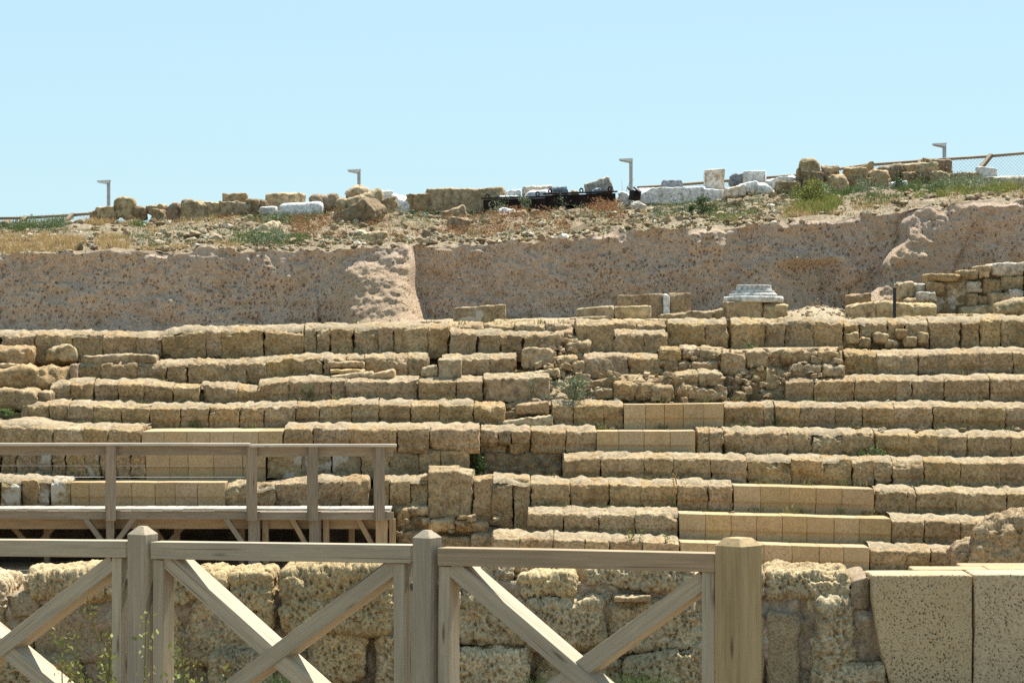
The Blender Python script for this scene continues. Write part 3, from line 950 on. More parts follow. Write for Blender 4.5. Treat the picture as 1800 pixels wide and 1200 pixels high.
def rubble(name, label, boxes, mat, n, seed, size=(.05, .2), cat='rubble'):
    """n small stones bedded on faces: boxes = (x0, x1, y0, y1, Y front at y1, Y at y0)"""
    rs = np.random.default_rng(seed)
    Vs, Fs, c = [], [], 0
    for _ in range(n):
        b = boxes[rs.integers(len(boxes))]
        s = rs.uniform(0, 1) ** 1.6 * (size[1] - size[0]) + size[0]
        x, v = rs.uniform(b[0], b[1]), rs.uniform(0, 1)
        y = b[2] + (b[3] - b[2]) * v
        Y = b[5] + (b[4] - b[5]) * v + rs.normal(0, .03)
        p, f = stone_mesh(s * rs.uniform(.9, 1.5), s, s * rs.uniform(.6, 1), 'rough', s / 5, int(rs.integers(1, 9999)), r=s * .15)
        m = np.array(Euler((rs.normal(0, .3), rs.normal(0, .3), rs.uniform(0, 6))).to_matrix())
        q = p @ m.T + np.array(P(x, y, Y))
        Vs.append(q); Fs.append(f + c); c += len(q)
    o = obj(name, mk(np.concatenate(Vs), np.concatenate(Fs)), mat)
    return tag(o, label, cat, None, 'stuff')


def patch(name, label, x0, x1, ytop, ybot, Yt, Yb, mat, seed, cat='rubble patch', cob=5.0, amp=.10, stones=()):
    """a standing face of rubble and mortar"""
    px = np.arange(x0, x1 + .1, 2.0)
    vs = np.linspace(0, 1, 40)
    A, T = np.meshgrid(px, vs, indexing='ij')
    a, t = A.ravel(), T.ravel()
    yt = np.interp(a, *np.array(ytop, float).T)
    yb = np.interp(a, *np.array(ybot, float).T)
    Y = Yt + (Yb - Yt) * t
    V = np.stack([(a - CX) / F * Y, Y, zpx(yt + (yb - yt) * t, Y)], 1)
    wv = worley(V * np.array((.8, .8, 1.35)), cob, seed)
    n = amp * (.6 - sstep(wv, .1, .75)) + .05 * fbm(V, 3, 3, seed + 3) + .015 * fbm(V, 15, 2, seed)
    edge = sstep(np.minimum(a - x0, x1 - a), 0, 6)
    V[:, 1] -= n * edge - .12 * (1 - edge)
    V[:, 2] += .5 * n * sstep(t, 0, .1)
    # give it a top running back into the bank
    nu, nv = len(px), len(vs)
    G = V.reshape(nu, nv, 3)
    back = [G[:, :1] + np.array((0, d, dz)) for d, dz in ((.9, -.03), (.45, .02), (.15, .02))]
    G = np.concatenate(back + [G], 1)
    o = obj(name, mk(G.reshape(-1, 3), grid_faces(nu, nv + 3)), mat)
    for i, (a0, a1, b0, b1) in enumerate(stones):
        ts_ = ((b0 + b1) / 2 - np.interp((a0 + a1) / 2, *np.array(ytop, float).T)) / (np.interp((a0 + a1) / 2, *np.array(ybot, float).T) - np.interp((a0 + a1) / 2, *np.array(ytop, float).T))
        r_ = np.random.default_rng(seed * 50 + i)
        stone_px('embedded_stone', a0, a1, (b0 + r_.uniform(-2, 2), b0 + r_.uniform(-2, 2)), b1, Yt + (Yb - Yt) * float(ts_) - r_.uniform(.08, .2), .4, 'rough', [M['seat'], M['rubble'], M['ridge']][i % 3], o, res=.025, seed=seed * 90 + i,
                 yaw=r_.uniform(-10, 10), tilt=r_.uniform(-6, 6), rise=.05)
    return tag(o, label, cat)


patch('rubble_patch', 'tall crumbling patch of rubble and mortar between second and fourth tiers, right of gap', 1268, 1480,
      [(1268, 628), (1285, 620), (1330, 613), (1480, 612)], [(1268, 702), (1384, 704), (1386, 668), (1430, 660), (1480, 658)], 42.3, 42.0, M['rubble'], 3, cob=3.3, amp=.20,
      stones=[(1270, 1312, 622, 664), (1312, 1346, 618, 648), (1346, 1382, 650, 690), (1374, 1412, 616, 640), (1402, 1444, 640, 667), (1286, 1334, 668, 702), (1338, 1382, 688, 706), (1440, 1482, 616, 642), (1446, 1484, 642, 664), (1318, 1348, 650, 676)])
patch('rubble_patch', 'rough rubble face below the topmost tier, between short stretch and tall rubble patch', 1158, 1272,
      [(1158, 617), (1200, 611), (1272, 612)], [(1158, 665), (1272, 660)], 42.6, 42.4, M['rubble'], 8, cob=3.6, amp=.18,
      stones=[(1160, 1196, 614, 636), (1196, 1232, 612, 634), (1232, 1272, 616, 638), (1166, 1214, 636, 664), (1216, 1266, 638, 664)])
patch('rubble_patch', 'low sloping bank of broken stones to the right of the green bush', 1040, 1275,
      [(1040, 672), (1100, 660), (1160, 662), (1275, 656)], [(1040, 704), (1275, 705)], 42.0, 41.6, M['rubble'], 12, cob=2.8, amp=.22,
      stones=[(1078, 1116, 676, 706), (1116, 1150, 672, 706), (1148, 1184, 680, 706), (1184, 1228, 660, 688), (1206, 1280, 686, 706), (1228, 1270, 656, 682), (1046, 1080, 684, 704)])
patch('rubble_patch', 'earth and stone slope behind the green bush in the gap', 930, 1045,
      [(930, 655), (1000, 660), (1045, 668)], [(930, 712), (1045, 706)], 42.3, 41.5, M['rubble'], 15, cob=4, amp=.12)
patch('rubble_patch', 'mosaic of small dark stones under the fifth tier, right of the dark shrub', 846, 992,
      [(846, 797), (932, 797), (992, 800)], [(846, 850), (992, 850)], 40.34, 40.22, M['dark_core'], 18, cob=7.0, amp=.08)
patch('rubble_patch', 'broken corner of rubble where the topmost tier stops beside a grey boulder', 960, 1036,
      [(960, 600), (1000, 588), (1036, 598)], [(960, 662), (1036, 664)], 43.2, 42.4, M['rubble'], 22, cob=4.4, amp=.14,
      stones=[(1000, 1040, 604, 634), (978, 1012, 628, 650), (1006, 1030, 636, 660), (962, 986, 596, 614)])
patch('rubble_patch', 'spill of stones between the fourth tier and the flat pale slab', 860, 976,
      [(860, 722), (905, 708), (940, 702), (976, 712)], [(860, 756), (976, 756)], 41.6, 41.1, M['rubble'], 25, cob=5, amp=.12)
patch('rubble_patch', 'ragged rubble footing below the tall blocks, right of the walkway end', 688, 880,
      [(688, 889), (750, 886), (760, 912), (880, 930)], [(688, 1004), (880, 1004)], 38.86, 38.7, M['dark_core'], 28, cob=4.2, amp=.12,
      stones=[(692, 718, 892, 930), (720, 752, 890, 908), (754, 800, 914, 934), (800, 860, 918, 938), (700, 748, 934, 958), (690, 760, 962, 990), (770, 830, 944, 970), (830, 876, 940, 975)])

loose('boulder', (920, 979, 613, 646), 42.3, .5, 'boulder', M['ridge'], 'pale grey squarish boulder lying in the gap under the topmost tier', r=.06, seed=41)
loose('boulder', (952, 990, (592, 584), 615), 42.75, .4, 'boulder', M['ridge'], 'pointed tan stone leaning above the pale grey boulder in the gap', r=.05, seed=42)
loose('stone', (770, 811, 630, 665), 41.95, .35, 'ashlar', M['ridge'], 'upright squared stone with a hole mark, standing on the third tier', seed=43)
loose('stone', (741, 770, (645, 640), 664), 41.95, .35, 'rough', M['ridge'], 'low squared stone standing left of the upright stone on the third tier', seed=44)
loose('flat_stone', (577, 655, (659, 655), 668), 41.9, .5, 'rough', M['ridge'], 'wide pale slab with a peaked top lying flat on the third tier', seed=45, tilt=-4)
loose('flat_stone', (646, 694, (657, 649), 668), 41.9, .45, 'rough', M['smooth'], 'smaller pale slab tilted beside the wide slab on the third tier', seed=46, tilt=-5)
loose('flat_stone', (575, 640, 635, 648), 42.25, .4, 'rough', M['ridge'], 'thin orange tan slab at the broken end of the second tier', seed=47)
loose('flat_stone', (580, 640, 649, 657), 42.1, .4, 'rough', M['smooth'], 'thin pale slab just above the wide peaked slab', seed=48)
loose('flat_stone', (884, 972, (740, 729), 757), 40.75, .6, 'rough', M['ridge'], 'flat pale slab lying at the foot of the stone spill', seed=49)
loose('flat_stone', (906, 966, (712, 703), 730), 41.0, .5, 'rough', M['seat'], 'rough tan slab resting above the flat pale slab', seed=50)
loose('flat_stone', (880, 990, (660, 646), 664), 42.0, .7, 'rough', M['ridge'], 'long tan slab lying at the right end of the third tier, under grey boulder', seed=51)
loose('flat_stone', (142, 230, (626, 622), 642), 42.5, .6, 'rough', M['ridge'], 'long thin capping slab on the left end of the second tier', seed=52)
loose('flat_stone', (226, 273, (622, 624), 640), 42.5, .55, 'rough', M['brown'], 'short brownish capping slab right of the long thin slab', seed=53)
loose('boulder', (-60, 120, (648, 642), 686), 41.9, .8, 'boulder', M['seat'], 'large rounded boulder at the left edge beside the second tier', r=.12, seed=54)
loose('boulder', (-30, 57, 609, 642), 42.4, .7, 'boulder', M['seat'], 'rounded tan boulder above the large one at the left edge', r=.1, seed=55)
loose('boulder', (-70, 63, (688, 684), 720), 41.2, .8, 'boulder', M['seat'], 'rounded boulder at the left edge beside the third tier', r=.1, seed=56)
loose('stone', (66, 89, 688, 712), 41.3, .5, 'rough', M['seat'], 'small upright stone wedged at the left end of the third tier', seed=57)
loose('stone', (80, 130, (612, 606), 637), 42.7, .4, 'boulder', M['ridge'], 'pale boulder leaning against the topmost tier near its left end', r=.05, seed=58)
loose('flat_stone', (-40, 40, 741, 752), 40.6, .5, 'rough', M['ridge'], 'thin slab at the left edge where the fourth tier begins', seed=59)
loose('flat_stone', (-50, 32, 639, 648), 42.2, .5, 'rough', M['ridge'], 'thin flat stone lying between the two upper boulders at the left edge', seed=60)
loose('stone', (741, 757, (836, 833), 846), 38.95, .4, 'rough', M['ridge'], 'small knobbly stone perched left of the tallest block', seed=61)
loose('stone', (122, 134, 640, 672), 42.2, .4, 'rough', M['brown'], 'narrow brown stone wedged between large boulder and second tier', seed=62)
rubble('small_rubble', 'small broken stones scattered through the rubble gap',
       [(930, 1040, 640, 700, 41.7, 42.2), (1040, 1280, 655, 704, 41.5, 41.9), (1270, 1480, 612, 668, 41.9, 42.2), (1270, 1385, 660, 704, 41.7, 41.9), (850, 980, 706, 752, 41.0, 41.5), (960, 1030, 600, 660, 42.2, 42.9),
        (1160, 1270, 612, 660, 42.3, 42.5), (690, 880, 900, 1000, 38.55, 38.7), (10, 250, 800, 838, 40.2, 40.28)], M['rubble'], 380, 3, (.03, .12))
rubble('tread_debris', 'loose pebbles and dust lying on the tiers', [(970, 1950, 752, 757, 40.5, 40.9), (991, 1950, 804, 812, 39.8, 40.2), (1000, 1950, 707, 712, 41.2, 41.6), (0, 880, 712, 717, 41.1, 41.6), (100, 600, 676, 684, 41.8, 42.3), (930, 1290, 850, 853, 39.1, 39.5), (930, 1290, 898, 902, 38.4, 38.8), (1380, 1950, 662, 666, 41.9, 42.3)], M['pebble'], 190, 5, (.02, .08))

# ---------------------------------------------------------------- stones on the terrace
loose('stone_block', (797, 889, (541, 535), 567), 46.0, .7, 'ashlar', M['plaster'], 'low squared block with white plaster on the terrace, left of centre', cat='block', seed=70)
loose('flat_stone', (868, 965, 562, 572), 44.8, .8, 'rough', M['ridge'], 'long low slab on the terrace right of the plastered block', seed=71)
loose('flat_stone', (735, 800, 565, 574), 44.6, .8, 'rough', M['brown'], 'low slab on the terrace left of the plastered block', seed=72)
loose('flat_stone', (1014, 1080, (543, 537), 560), 45.4, .8, 'ashlar', M['ridge'], 'pale tan slab laid on the low course, left of its pair', seed=73)
loose('flat_stone', (1080, 1146, (538, 537), 560), 45.4, .8, 'ashlar', M['ridge'], 'pale tan slab laid on the low course, right of its pair', seed=74)
loose('stone_block', (1003, 1078, (558, 555), 575), 45.0, .8, 'ashlar', M['ridge'], 'pale squared block carrying the two tan slabs', cat='block', seed=75)
loose('stone_block', (1087, 1166, (519, 515), 562), 46.6, .6, 'ashlar', M['seat'], 'tall tan block behind the two slabs, left of the white pilaster stump', cat='block', seed=76)
loose('stone_block', (1177, 1214, 515, 556), 46.6, .6, 'ashlar', M['seat'], 'narrow tan block right of the white pilaster stump', cat='block', seed=77)
loose('pilaster_stump', (1166, 1178, 516, 556), 46.55, .3, 'ashlar', M['marble'], 'slim white plastered pilaster stump between two tan blocks', cat='column stump', seed=78)
loose('flat_stone', (1160, 1255, (552, 546), 572), 45.2, .8, 'rough', M['ridge'], 'long tan slab on the terrace in front of the pilaster stump', seed=79)
loose('flat_stone', (1095, 1180, 560, 575), 44.6, .7, 'rough', M['ridge'], 'flat pale slab in front of the tall tan block', seed=80)
loose('stone', (1244, 1284, (549, 540), 562), 45.3, .6, 'rough', M['ridge'], 'wedge shaped tan stone leaning on the column pedestal', seed=81)
loose('stone_block', (1494, 1540, (535, 530), 568), 45.2, .7, 'rough', M['ridge'], 'rounded tan block left of the black post', cat='block', seed=82)
loose('stone_block', (1538, 1648, (531, 533), 566), 45.25, .7, 'rough', M['ridge'], 'long rounded tan block behind the black post', cat='block', seed=83)
loose('flat_stone', (1490, 1532, (518, 514), 536), 46.6, .5, 'rough', M['brown'], 'brownish slab standing behind the rounded tan block', seed=84)
loose('flat_stone', (1512, 1590, 560, 572), 44.7, .6, 'rough', M['ridge'], 'flat pale slab at the foot of the black post', seed=85)
loose('stone', (1750, 1830, (531, 523), 556), 45.4, .7, 'boulder', M['ridge'], 'rounded pale boulder on the terrace at the right edge', r=.1, seed=86)
loose('stone', (1655, 1770, 552, 566), 44.9, .7, 'rough', M['seat'], 'long low stone on the terrace below the ruined wall', seed=87)
loose('flat_stone', (398, 490, (572, 571), 590), 44.3, .6, 'rough', M['brown'], 'mossy flat slab lying on top of the topmost tier', seed=88)
loose('stone', (1420, 1436, 547, 556), 45.2, .25, 'rough', M['smooth'], 'small white stone on the gravel heap right of the column base', seed=89)

# column base: pedestal and turned marble mouldings
cb = empty('marble_column_stump', P(1328, 566, 45.4), 'white marble column base on a tan stone pedestal, standing on the terrace', 'column base')
stone_px('pedestal', 1277, 1340, 530, 568, 45.1, .95, 'ashlar', M['ridge'], cb, seed=90)
stone_px('pedestal', 1341, 1387, (532, 535), 568, 45.12, .9, 'rough', M['ridge'], cb, seed=91)


def lathe(name, prof, c, mat, parent, n=64, jag=.012, seed=0):
    a = np.linspace(0, 2 * math.pi, n, endpoint=False)
    V = []
    for r, z in prof:
        V.append(np.stack([c[0] + r * np.cos(a), c[1] + r * np.sin(a), np.full(n, z)], 1))
    V = np.stack(V, 0).reshape(-1, 3)
    d = V - np.array((c[0], c[1], 0)); d[:, 2] = 0
    dd = fbm(V + seed, 4, 3, 3) * jag
    V = V + d / np.maximum(np.linalg.norm(d, axis=1, keepdims=True), .05) * dd[:, None]
    m = len(prof)
    Fq = [(i * n + j, i * n + (j + 1) % n, (i + 1) * n + (j + 1) % n, (i + 1) * n + j) for i in range(m - 1) for j in range(n)]
    V[:, 2] += .5 * jag * fbm(V + seed, 2, 2, 9)
    Mt = Matrix.Translation((c[0], c[1], prof[0][1]))
    return obj(name, mk(V - np.array(Mt.translation), Fq), mat, Mt, parent)


Yb = 45.55
k = Yb / F
z1, z2, z3, z4 = (zpx(y, Yb - .3) for y in (531, 520, 511, 500))
c = ((1324 - CX) * k, Yb)
lathe('lower_torus', [(.30, z1 - .01), (.49, z1), (.515, z1 + .025), (.515, z2 - .03), (.50, z2 - .005), (.40, z2)], c, M['marble_grey'], cb)
lathe('upper_torus', [(.41, z2 - .005), (.425, z2 + .015), (.425, z2 + .03), (.40, z2 + .045), (.37, z3 - .02), (.385, z3), (.34, z3 + .003)], c, M['marble_grey'], cb, seed=5)
lathe('shaft_stump', [(.325, z3), (.315, z3 + .03), (.305, z4 - .02), (.31, z4 - .008), (.28, z4), (.02, z4 + .002)], (c[0] + .01, c[1]), M['marble_grey'], cb, seed=9)


# ruined wall at the right
rw = empty('ruined_wall', P(1690, 550, 47.2), 'ruined end of a rough stone wall stepping up to the right edge, against the earth cut', 'ruin')
for i, b in enumerate([(1580, 1608, 496, 528), (1606, 1630, 499, 526), (1633, 1690, 480, 496), (1690, 1720, 474, 492), (1720, 1742, 466, 490), (1744, 1800, 463, 486), (1800, 1870, 460, 490),
                       (1630, 1662, 494, 520), (1662, 1702, 494, 548), (1700, 1728, 494, 516), (1728, 1762, 490, 520), (1760, 1800, 486, 512), (1800, 1860, 488, 515), (1640, 1680, 518, 552),
                       (1700, 1720, 516, 545), (1718, 1742, 518, 540), (1740, 1775, 514, 545), (1772, 1800, 508, 532), (1800, 1850, 512, 555), (1590, 1640, 524, 545), (1690, 1760, 538, 560), (1612, 1650, 512, 532)]):
    stone_px('wall_stone', b[0] + .5, b[1] - .5, b[2], b[3], 47.2 + (.15 if i in (0, 1, 8, 13) else 0) - (.2 if i > 15 else 0), .8, 'rough', [M['ridge'], M['seat'], M['seat'], M['plaster_white']][(i * 7) % 4 if i != 9 else 3], rw, seed=200 + i)
px = np.arange(1625, 1900, 3.0)
V, nv = [], 30
for a in px:
    for t in np.linspace(0, 1, nv):
        V.append(((a - CX) / F * 47.35, 47.35, zpx(np.interp(a, (1625, 1690, 1800, 1900), (500, 482, 470, 466)) * (1 - t) + 560 * t, 47.35)))
V = np.array(V)
V[:, 1] -= .1 * (.5 - worley(V, 5, 5))
obj('rubble_core', mk(V, grid_faces(len(px), nv)), M['core'], None, rw)

# thin dark post
def tube(p0, p1, r, n=10, r1=None, caps=True):
    p0, p1 = Vector(p0), Vector(p1)
    d = (p1 - p0).normalized()
    u = d.orthogonal().normalized(); v = d.cross(u)
    r1 = r if r1 is None else r1
    V = [p + (u * math.cos(2 * math.pi * i / n) + v * math.sin(2 * math.pi * i / n)) * q for p, q in ((p0, r), (p1, r1)) for i in range(n)]
    Fq = [(i, (i + 1) % n, n + (i + 1) % n, n + i) for i in range(n)]
    if caps:
        V += [p0, p1]
        Fq += [(2 * n, (i + 1) % n, i, i) for i in range(0)]
        for i in range(0, n, 2):
            Fq.append((2 * n, (i + 2) % n, (i + 1) % n, i))
            Fq.append((2 * n + 1, n + i, n + (i + 1) % n, n + (i + 2) % n))
    return np.array([tuple(x) for x in V]), np.array(Fq)


def join(parts):
    Vs, Fs, c = [], [], 0
    for v, f in parts:
        Vs.append(v); Fs.append(f + c); c += len(v)
    return np.concatenate(Vs), np.concatenate(Fs)


b0 = P(1572.5, 562, 44.6)
v, f = join([tube((0, 0, 0), (0, 0, .52), .028, 12), tube((0, 0, .52), (0, 0, .545), .033, 12)])
tag(obj('pipe_post', mk(v, f, False), M['pole_black'], Matrix.Translation(b0)), 'short black upright post in front of the long rounded tan block', 'post')

def rockpits(q, p, n2):
    return .03 * fbm(q, 5, 2, 61) - .035 * (1 - sstep(worley(q, 13, 71), .12, .5)) - .02 * (1 - sstep(worley(q, 25, 72), .15, .45))


# big eroded rock at the right edge in front of the lowest tiers
loose('boulder', (1712, 1890, (912, 888), 1010), 36.2, 1.0, 'boulder', M['seat'], 'big eroded rock overhanging the lowest tiers at the right edge', res=.016, extra=rockpits, r=.14, seed=301)
loose('boulder', (1680, 1800, (958, 928), 1014), 36.4, .8, 'boulder', M['seat'], 'lower eroded rock under the overhanging one at the right edge', res=.016, extra=rockpits, r=.12, seed=302)

# ---------------------------------------------------------------- ridge stones
def ridge(label, box, mat, style='boulder', t=.97, cat='stone', name='boulder', dd=0.0, r=None, depth=None, yaw=None, tilt=0, embed=.05, pitch=0, taper=0, group=None):
    x0, x1, y0, y1 = box
    gw = (x1 - x0) * (.03 if style == 'boulder' else .01)
    x0, x1 = x0 - gw, x1 + gw
    gh = 2.6 if style == 'boulder' else 1.0
    y0 = tuple(q - gh for q in y0) if isinstance(y0, tuple) else y0 - gh
    xm = (x0 + x1) / 2
    Y = float(slope_t(xm, t)[1]) + dd
    wdt = (x1 - x0) * Y / F
    seed = int(x0 * 17 + (y0[0] if isinstance(y0, tuple) else y0) * 5) & 0xFFFF
    rr_ = np.random.default_rng(seed)
    q_ = 22 if style == 'boulder' else 9
    yaw = yaw if yaw is not None else rr_.uniform(-q_, q_)
    tilt = tilt or rr_.uniform(-q_, q_) * (.45 if style != 'marble' else .1) * (wdt < 1.2)
    dd = dd + rr_.uniform(-.12, .12)
    o = stone_px(name, x0, x1, y0, y1, Y, depth or max(.3, min(wdt * .8, 1.0)), style, mat, res=.032, seed=seed, yaw=yaw, tilt=tilt, embed=embed, r=r, pitch=pitch, taper=taper)
    return tag(o, label, cat, group or ('loose stones along the ridge' if t > .85 else 'loose stones on the slope'))


rm, br, mb, gy_ = M['ridge'], M['brown'], M['marble'], M['grey']
ridge('small dark brown stone at the left end of the ridge row, touching the fence', (155, 170, 371, 386), br, 'boulder', r=.07)
ridge('squared tan block at the left end of the ridge row, just below the lamp', (168, 204, 363, 383), rm, 'rough', name='stone_block')
ridge('rounded pale tan boulder right of the squared block under the leftmost lamp', (200, 233, 351, 382), rm, r=.12)
ridge('reddish brown low stone right of the rounded pale boulder', (230, 256, 364, 382), br, r=.08)
ridge('tan stone with a slanting top in the left ridge row', (253, 288, (366, 356), 375), rm, r=.08)
ridge('brownish stone in front of the slanting tan stone', (264, 290, 367, 387), br, r=.08, t=.93)
ridge('upright brown boulder in the middle of the left ridge row', (285, 320, (362, 354), 387), br, r=.1)
ridge('pale pointed boulder, the tallest of the left ridge row', (316, 361, (357, 354), 389), rm, r=.12, t=.95)
ridge('tan block between the pale pointed boulder and the overhanging slab', (357, 390, 355, 382), rm, 'rough')
ridge('long tan slab overhanging a dark gap, under a second block', (384, 438, (353, 358), 375), rm, 'rough', dd=-.1)
ridge('tan block stacked on top of the long overhanging slab', (389, 432, 340, 356), rm, 'rough', dd=.15)
ridge('rounded brown stone right of the overhanging slab', (430, 458, 351, 378), br, r=.1)
ridge('small red brown stone behind the flat white slab', (454, 472, 354, 370), br, r=.06)
ridge('flat small white slab lying on the ridge', (457, 486, 364, 375), mb, 'rough', t=.94)
ridge('big squared tan block behind the white column fragment', (469, 532, 341, 366), rm, 'big', dd=.5)
ridge('white marble column drum lying on its side on the ridge', (491, 567, (358, 354), 377), mb, 'marble', t=.93, name='column_drum', cat='column drum', r=.13)
ridge('brownish tan rock behind the right end of the lying white drum', (548, 592, (346, 344), 368), br, r=.1)
ridge('pale low rock right of the lying white drum', (577, 612, 350, 370), rm, r=.1)
ridge('tall peaked boulder just below the second lamp from left', (606, 646, (336, 322), 352), rm, r=.1, dd=.3)
ridge('pale boulder with a rounded top in front of the tall peaked one', (612, 668, (345, 338), 369), rm, r=.13, t=.93)
ridge('small white block right of the tall peaked boulder', (660, 690, 335, 350), mb, 'rough', dd=.5)
ridge('heap of pale broken stone right of the rounded boulder', (686, 720, 345, 372), mb, r=.08)
ridge('small tan stone in front of the heap of pale broken stone', (671, 698, 350, 372), rm, r=.06, t=.93)
ridge('narrow dark tan block left of the longest block', (717, 753, 341, 370), br, 'rough')
ridge('longest squared tan block on the ridge, left of the iron trough', (752, 886, (332, 331), 372), rm, 'big', name='stone_block', cat='block', depth=.9)
ridge('big tilted slab shaped boulder with shadow beneath, on the slope', (588, 670, (372, 352), 402), br, 'boulder', t=.62, r=.13, tilt=-8, embed=.02, depth=.9)
ridge('pale flat stone below the big tilted boulder on the slope', (636, 682, 409, 426), rm, 'rough', t=.3, r=.06)
ridge('dark brown angular boulder right of the pale flat stone on the slope', (742, 772, (404, 398), 424), br, t=.25, r=.07)
ridge('tan squared stone tilted on the slope below the longest block', (776, 819, (371, 364), 388), rm, 'rough', t=.68, tilt=-8)
ridge('small tan stone under the tilted squared stone on the slope', (790, 824, 386, 402), br, t=.5, r=.06)
ridge('pale triangular boulder among green weeds on the left slope', (430, 487, (408, 394), 416), rm, t=.4, r=.08)
ridge('square dark cut stone standing in the dry grass on the left slope', (134, 165, 424, 439), br, 'ashlar', t=.22, name='stone_block', cat='block')
ridge('flat white stone lying in dry grass on the left slope', (70, 98, (417, 411), 421), mb, 'rough', t=.55)
ridge('pale rock at the left edge below the ridge fence', (-6, 18, 391, 401), rm, t=.95, r=.05)
ridge('pale rock below the ridge fence, right of the edge rock', (34, 72, (394, 390), 402), rm, t=.95, r=.05)
ridge('pale low rock below the right end of the left ridge fence', (108, 146, (392, 387), 400), rm, t=.92, r=.05)
ridge('grey stone with a weed growing before it, right of iron trough', (1110, 1136, (358, 355), 372), M['plaster_white'], t=.8, r=.07)
ridge('brownish boulder on the right slope between two dark green bushes', (1276, 1306, (352, 348), 381), br, t=.5, r=.09)
ridge('small tan stone right of the brownish boulder on the right slope', (1314, 1336, 366, 378), rm, t=.45, r=.05)
ridge('small pale stone cluster in the red weeds below the iron trough', (880, 902, 370, 384), mb, t=.72, r=.05)
ridge('grey tan stone in the red weeds below the iron trough, right of pale one', (900, 928, 372, 386), br, t=.7, r=.06)
ridge('pinkish stone in the red weeds, rightmost of the three below the trough', (934, 948, 371, 382), br, t=.7, r=.05)
# marble store
ridge('long low white marble beam lying right of the third lamp', (1122, 1236, (331, 328), 355), mb, 'marble', name='marble_beam', cat='marble block')
ridge('flat dark grey stone behind the long low marble beam', (1164, 1200, 318, 331), gy_, 'rough', dd=.8)
ridge('white marble block in front of the stained upright one', (1200, 1241, 329, 352), mb, 'marble', name='marble_block', cat='marble block')
ridge('low white marble block at the foot of the stained upright one', (1238, 1276, (331, 335), 350), mb, 'marble', t=.95, name='marble_block', cat='marble block')
ridge('upright white marble block stained with rusty streaks', (1239, 1274, (300, 297), 332), M['rusty_marble'], 'marble', name='marble_block', cat='marble block', dd=.25)
ridge('dark blue grey angular stone right of the stained marble block', (1284, 1308, (312, 305), 328), gy_, r=.07, dd=.3)
ridge('big pale white block with softly rounded corners on the ridge', (1308, 1347, 301, 327), mb, 'marble', name='marble_block', cat='marble block', dd=.3)
ridge('pale triangular slab leaning forward below the blue grey stone', (1273, 1312, (332, 323), 343), M['rusty_marble'], 'rough', t=.9)
ridge('pale block below the big white block', (1306, 1334, (322, 318), 337), mb, 'rough', t=.92)
ridge('white stone right of the pale block below the big white block', (1330, 1358, (320, 328), 341), mb, r=.07, t=.92)
ridge('light grey rounded boulder right of the white stones', (1353, 1412, (316, 309), 336), M['marble'], r=.12)
ridge('tan block at the foot of the stacked boulders', (1366, 1408, 318, 338), br, 'rough', t=.95)
ridge('lower brown boulder in the leaning stack of three', (1411, 1446, 303, 332), br, 'rough', dd=-.1)
ridge('upper tan boulder crowning the leaning stack of three', (1407, 1443, (283, 282), 307), rm, r=.1)
ridge('small brown boulder at the left of the leaning stack of three', (1402, 1418, 296, 322), br, r=.06)
ridge('upright pointed tan boulder right of the leaning stack', (1445, 1479, (287, 291), 320), rm, r=.1)
ridge('rounded tan stone at the foot of the pointed boulder', (1462, 1489, 308, 334), rm, r=.08, t=.94)
ridge('tan block stacked above another right of the pointed boulder', (1486, 1525, 296, 314), rm, 'rough')
ridge('tan block carrying the one right of the pointed boulder', (1486, 1532, 312, 330), br, 'rough', dd=-.05)
ridge('small orange tan stone behind the two stacked tan blocks', (1512, 1538, (290, 288), 304), rm, r=.06, dd=.5)
ridge('wide rough pale boulder in the right ridge row', (1530, 1569, 300, 328), rm, r=.1)
ridge('grey tan boulder behind the small white block', (1545, 1592, (297, 295), 318), br, r=.1, dd=.4)
ridge('small white marble block lying in the grass of the right ridge', (1566, 1595, (321, 318), 334), mb, 'marble', t=.9, name='marble_block', cat='marble block')
ridge('tan block behind the big squared block, towards the wide boulder', (1588, 1616, 289, 306), rm, 'rough', dd=.5)
ridge('dark tan boulder under the big squared block', (1591, 1637, 303, 326), br, 'rough')
ridge('big squared tan block at the top of the right pile', (1613, 1649, (288, 285), 313), rm, 'rough', name='stone_block', cat='block')
ridge('tan stone capping the big squared block under the rightmost lamp', (1622, 1650, (277, 281), 291), rm, 'rough', dd=.3)
ridge('upright tan block touching the right ridge fence', (1649, 1675, 282, 308), br, 'rough', dd=.3, name='stone_block', cat='block')
ridge('pale tan boulder with a flat front at the foot of the right pile', (1637, 1671, (300, 304), 328), rm, 'rough', t=.94)
ridge('squared brown block, the nearer of the pair right of the pile', (1671, 1700, 304, 324), br, 'ashlar', name='stone_block', cat='block')
ridge('squared tan block, right one of the pair beside the pile', (1700, 1722, 304, 324), rm, 'ashlar', name='stone_block', cat='block')
ridge('white marble fragment with a splayed top near the right edge', (1721, 1750, (293, 297), 322), mb, 'marble', name='marble_block', cat='marble block', taper=-.15)
ridge('grey marble column shaft lying on its side at the right edge', (1728, 1830, (311, 307), 328), M['plaster_white'], 'marble', t=.95, name='column_drum', cat='column drum', r=.12)
ridge('small pale stone at the right end of the iron trough', (1085, 1107, (339, 341), 356), mb, r=.07)

# ---------------------------------------------------------------- rusty iron troughs and stones in them
def box_part(name, c, dims, mat, parent, bev=.008, rot=None):
    p, f = stone_mesh(dims[0], dims[1], dims[2], 'plain', max(dims) / 6, 1, r=bev)
    Mx = Matrix.Translation(c)
    if rot is not None: Mx = Mx @ rot
    return obj(name, mk(p, f, False), mat, Mx, parent)


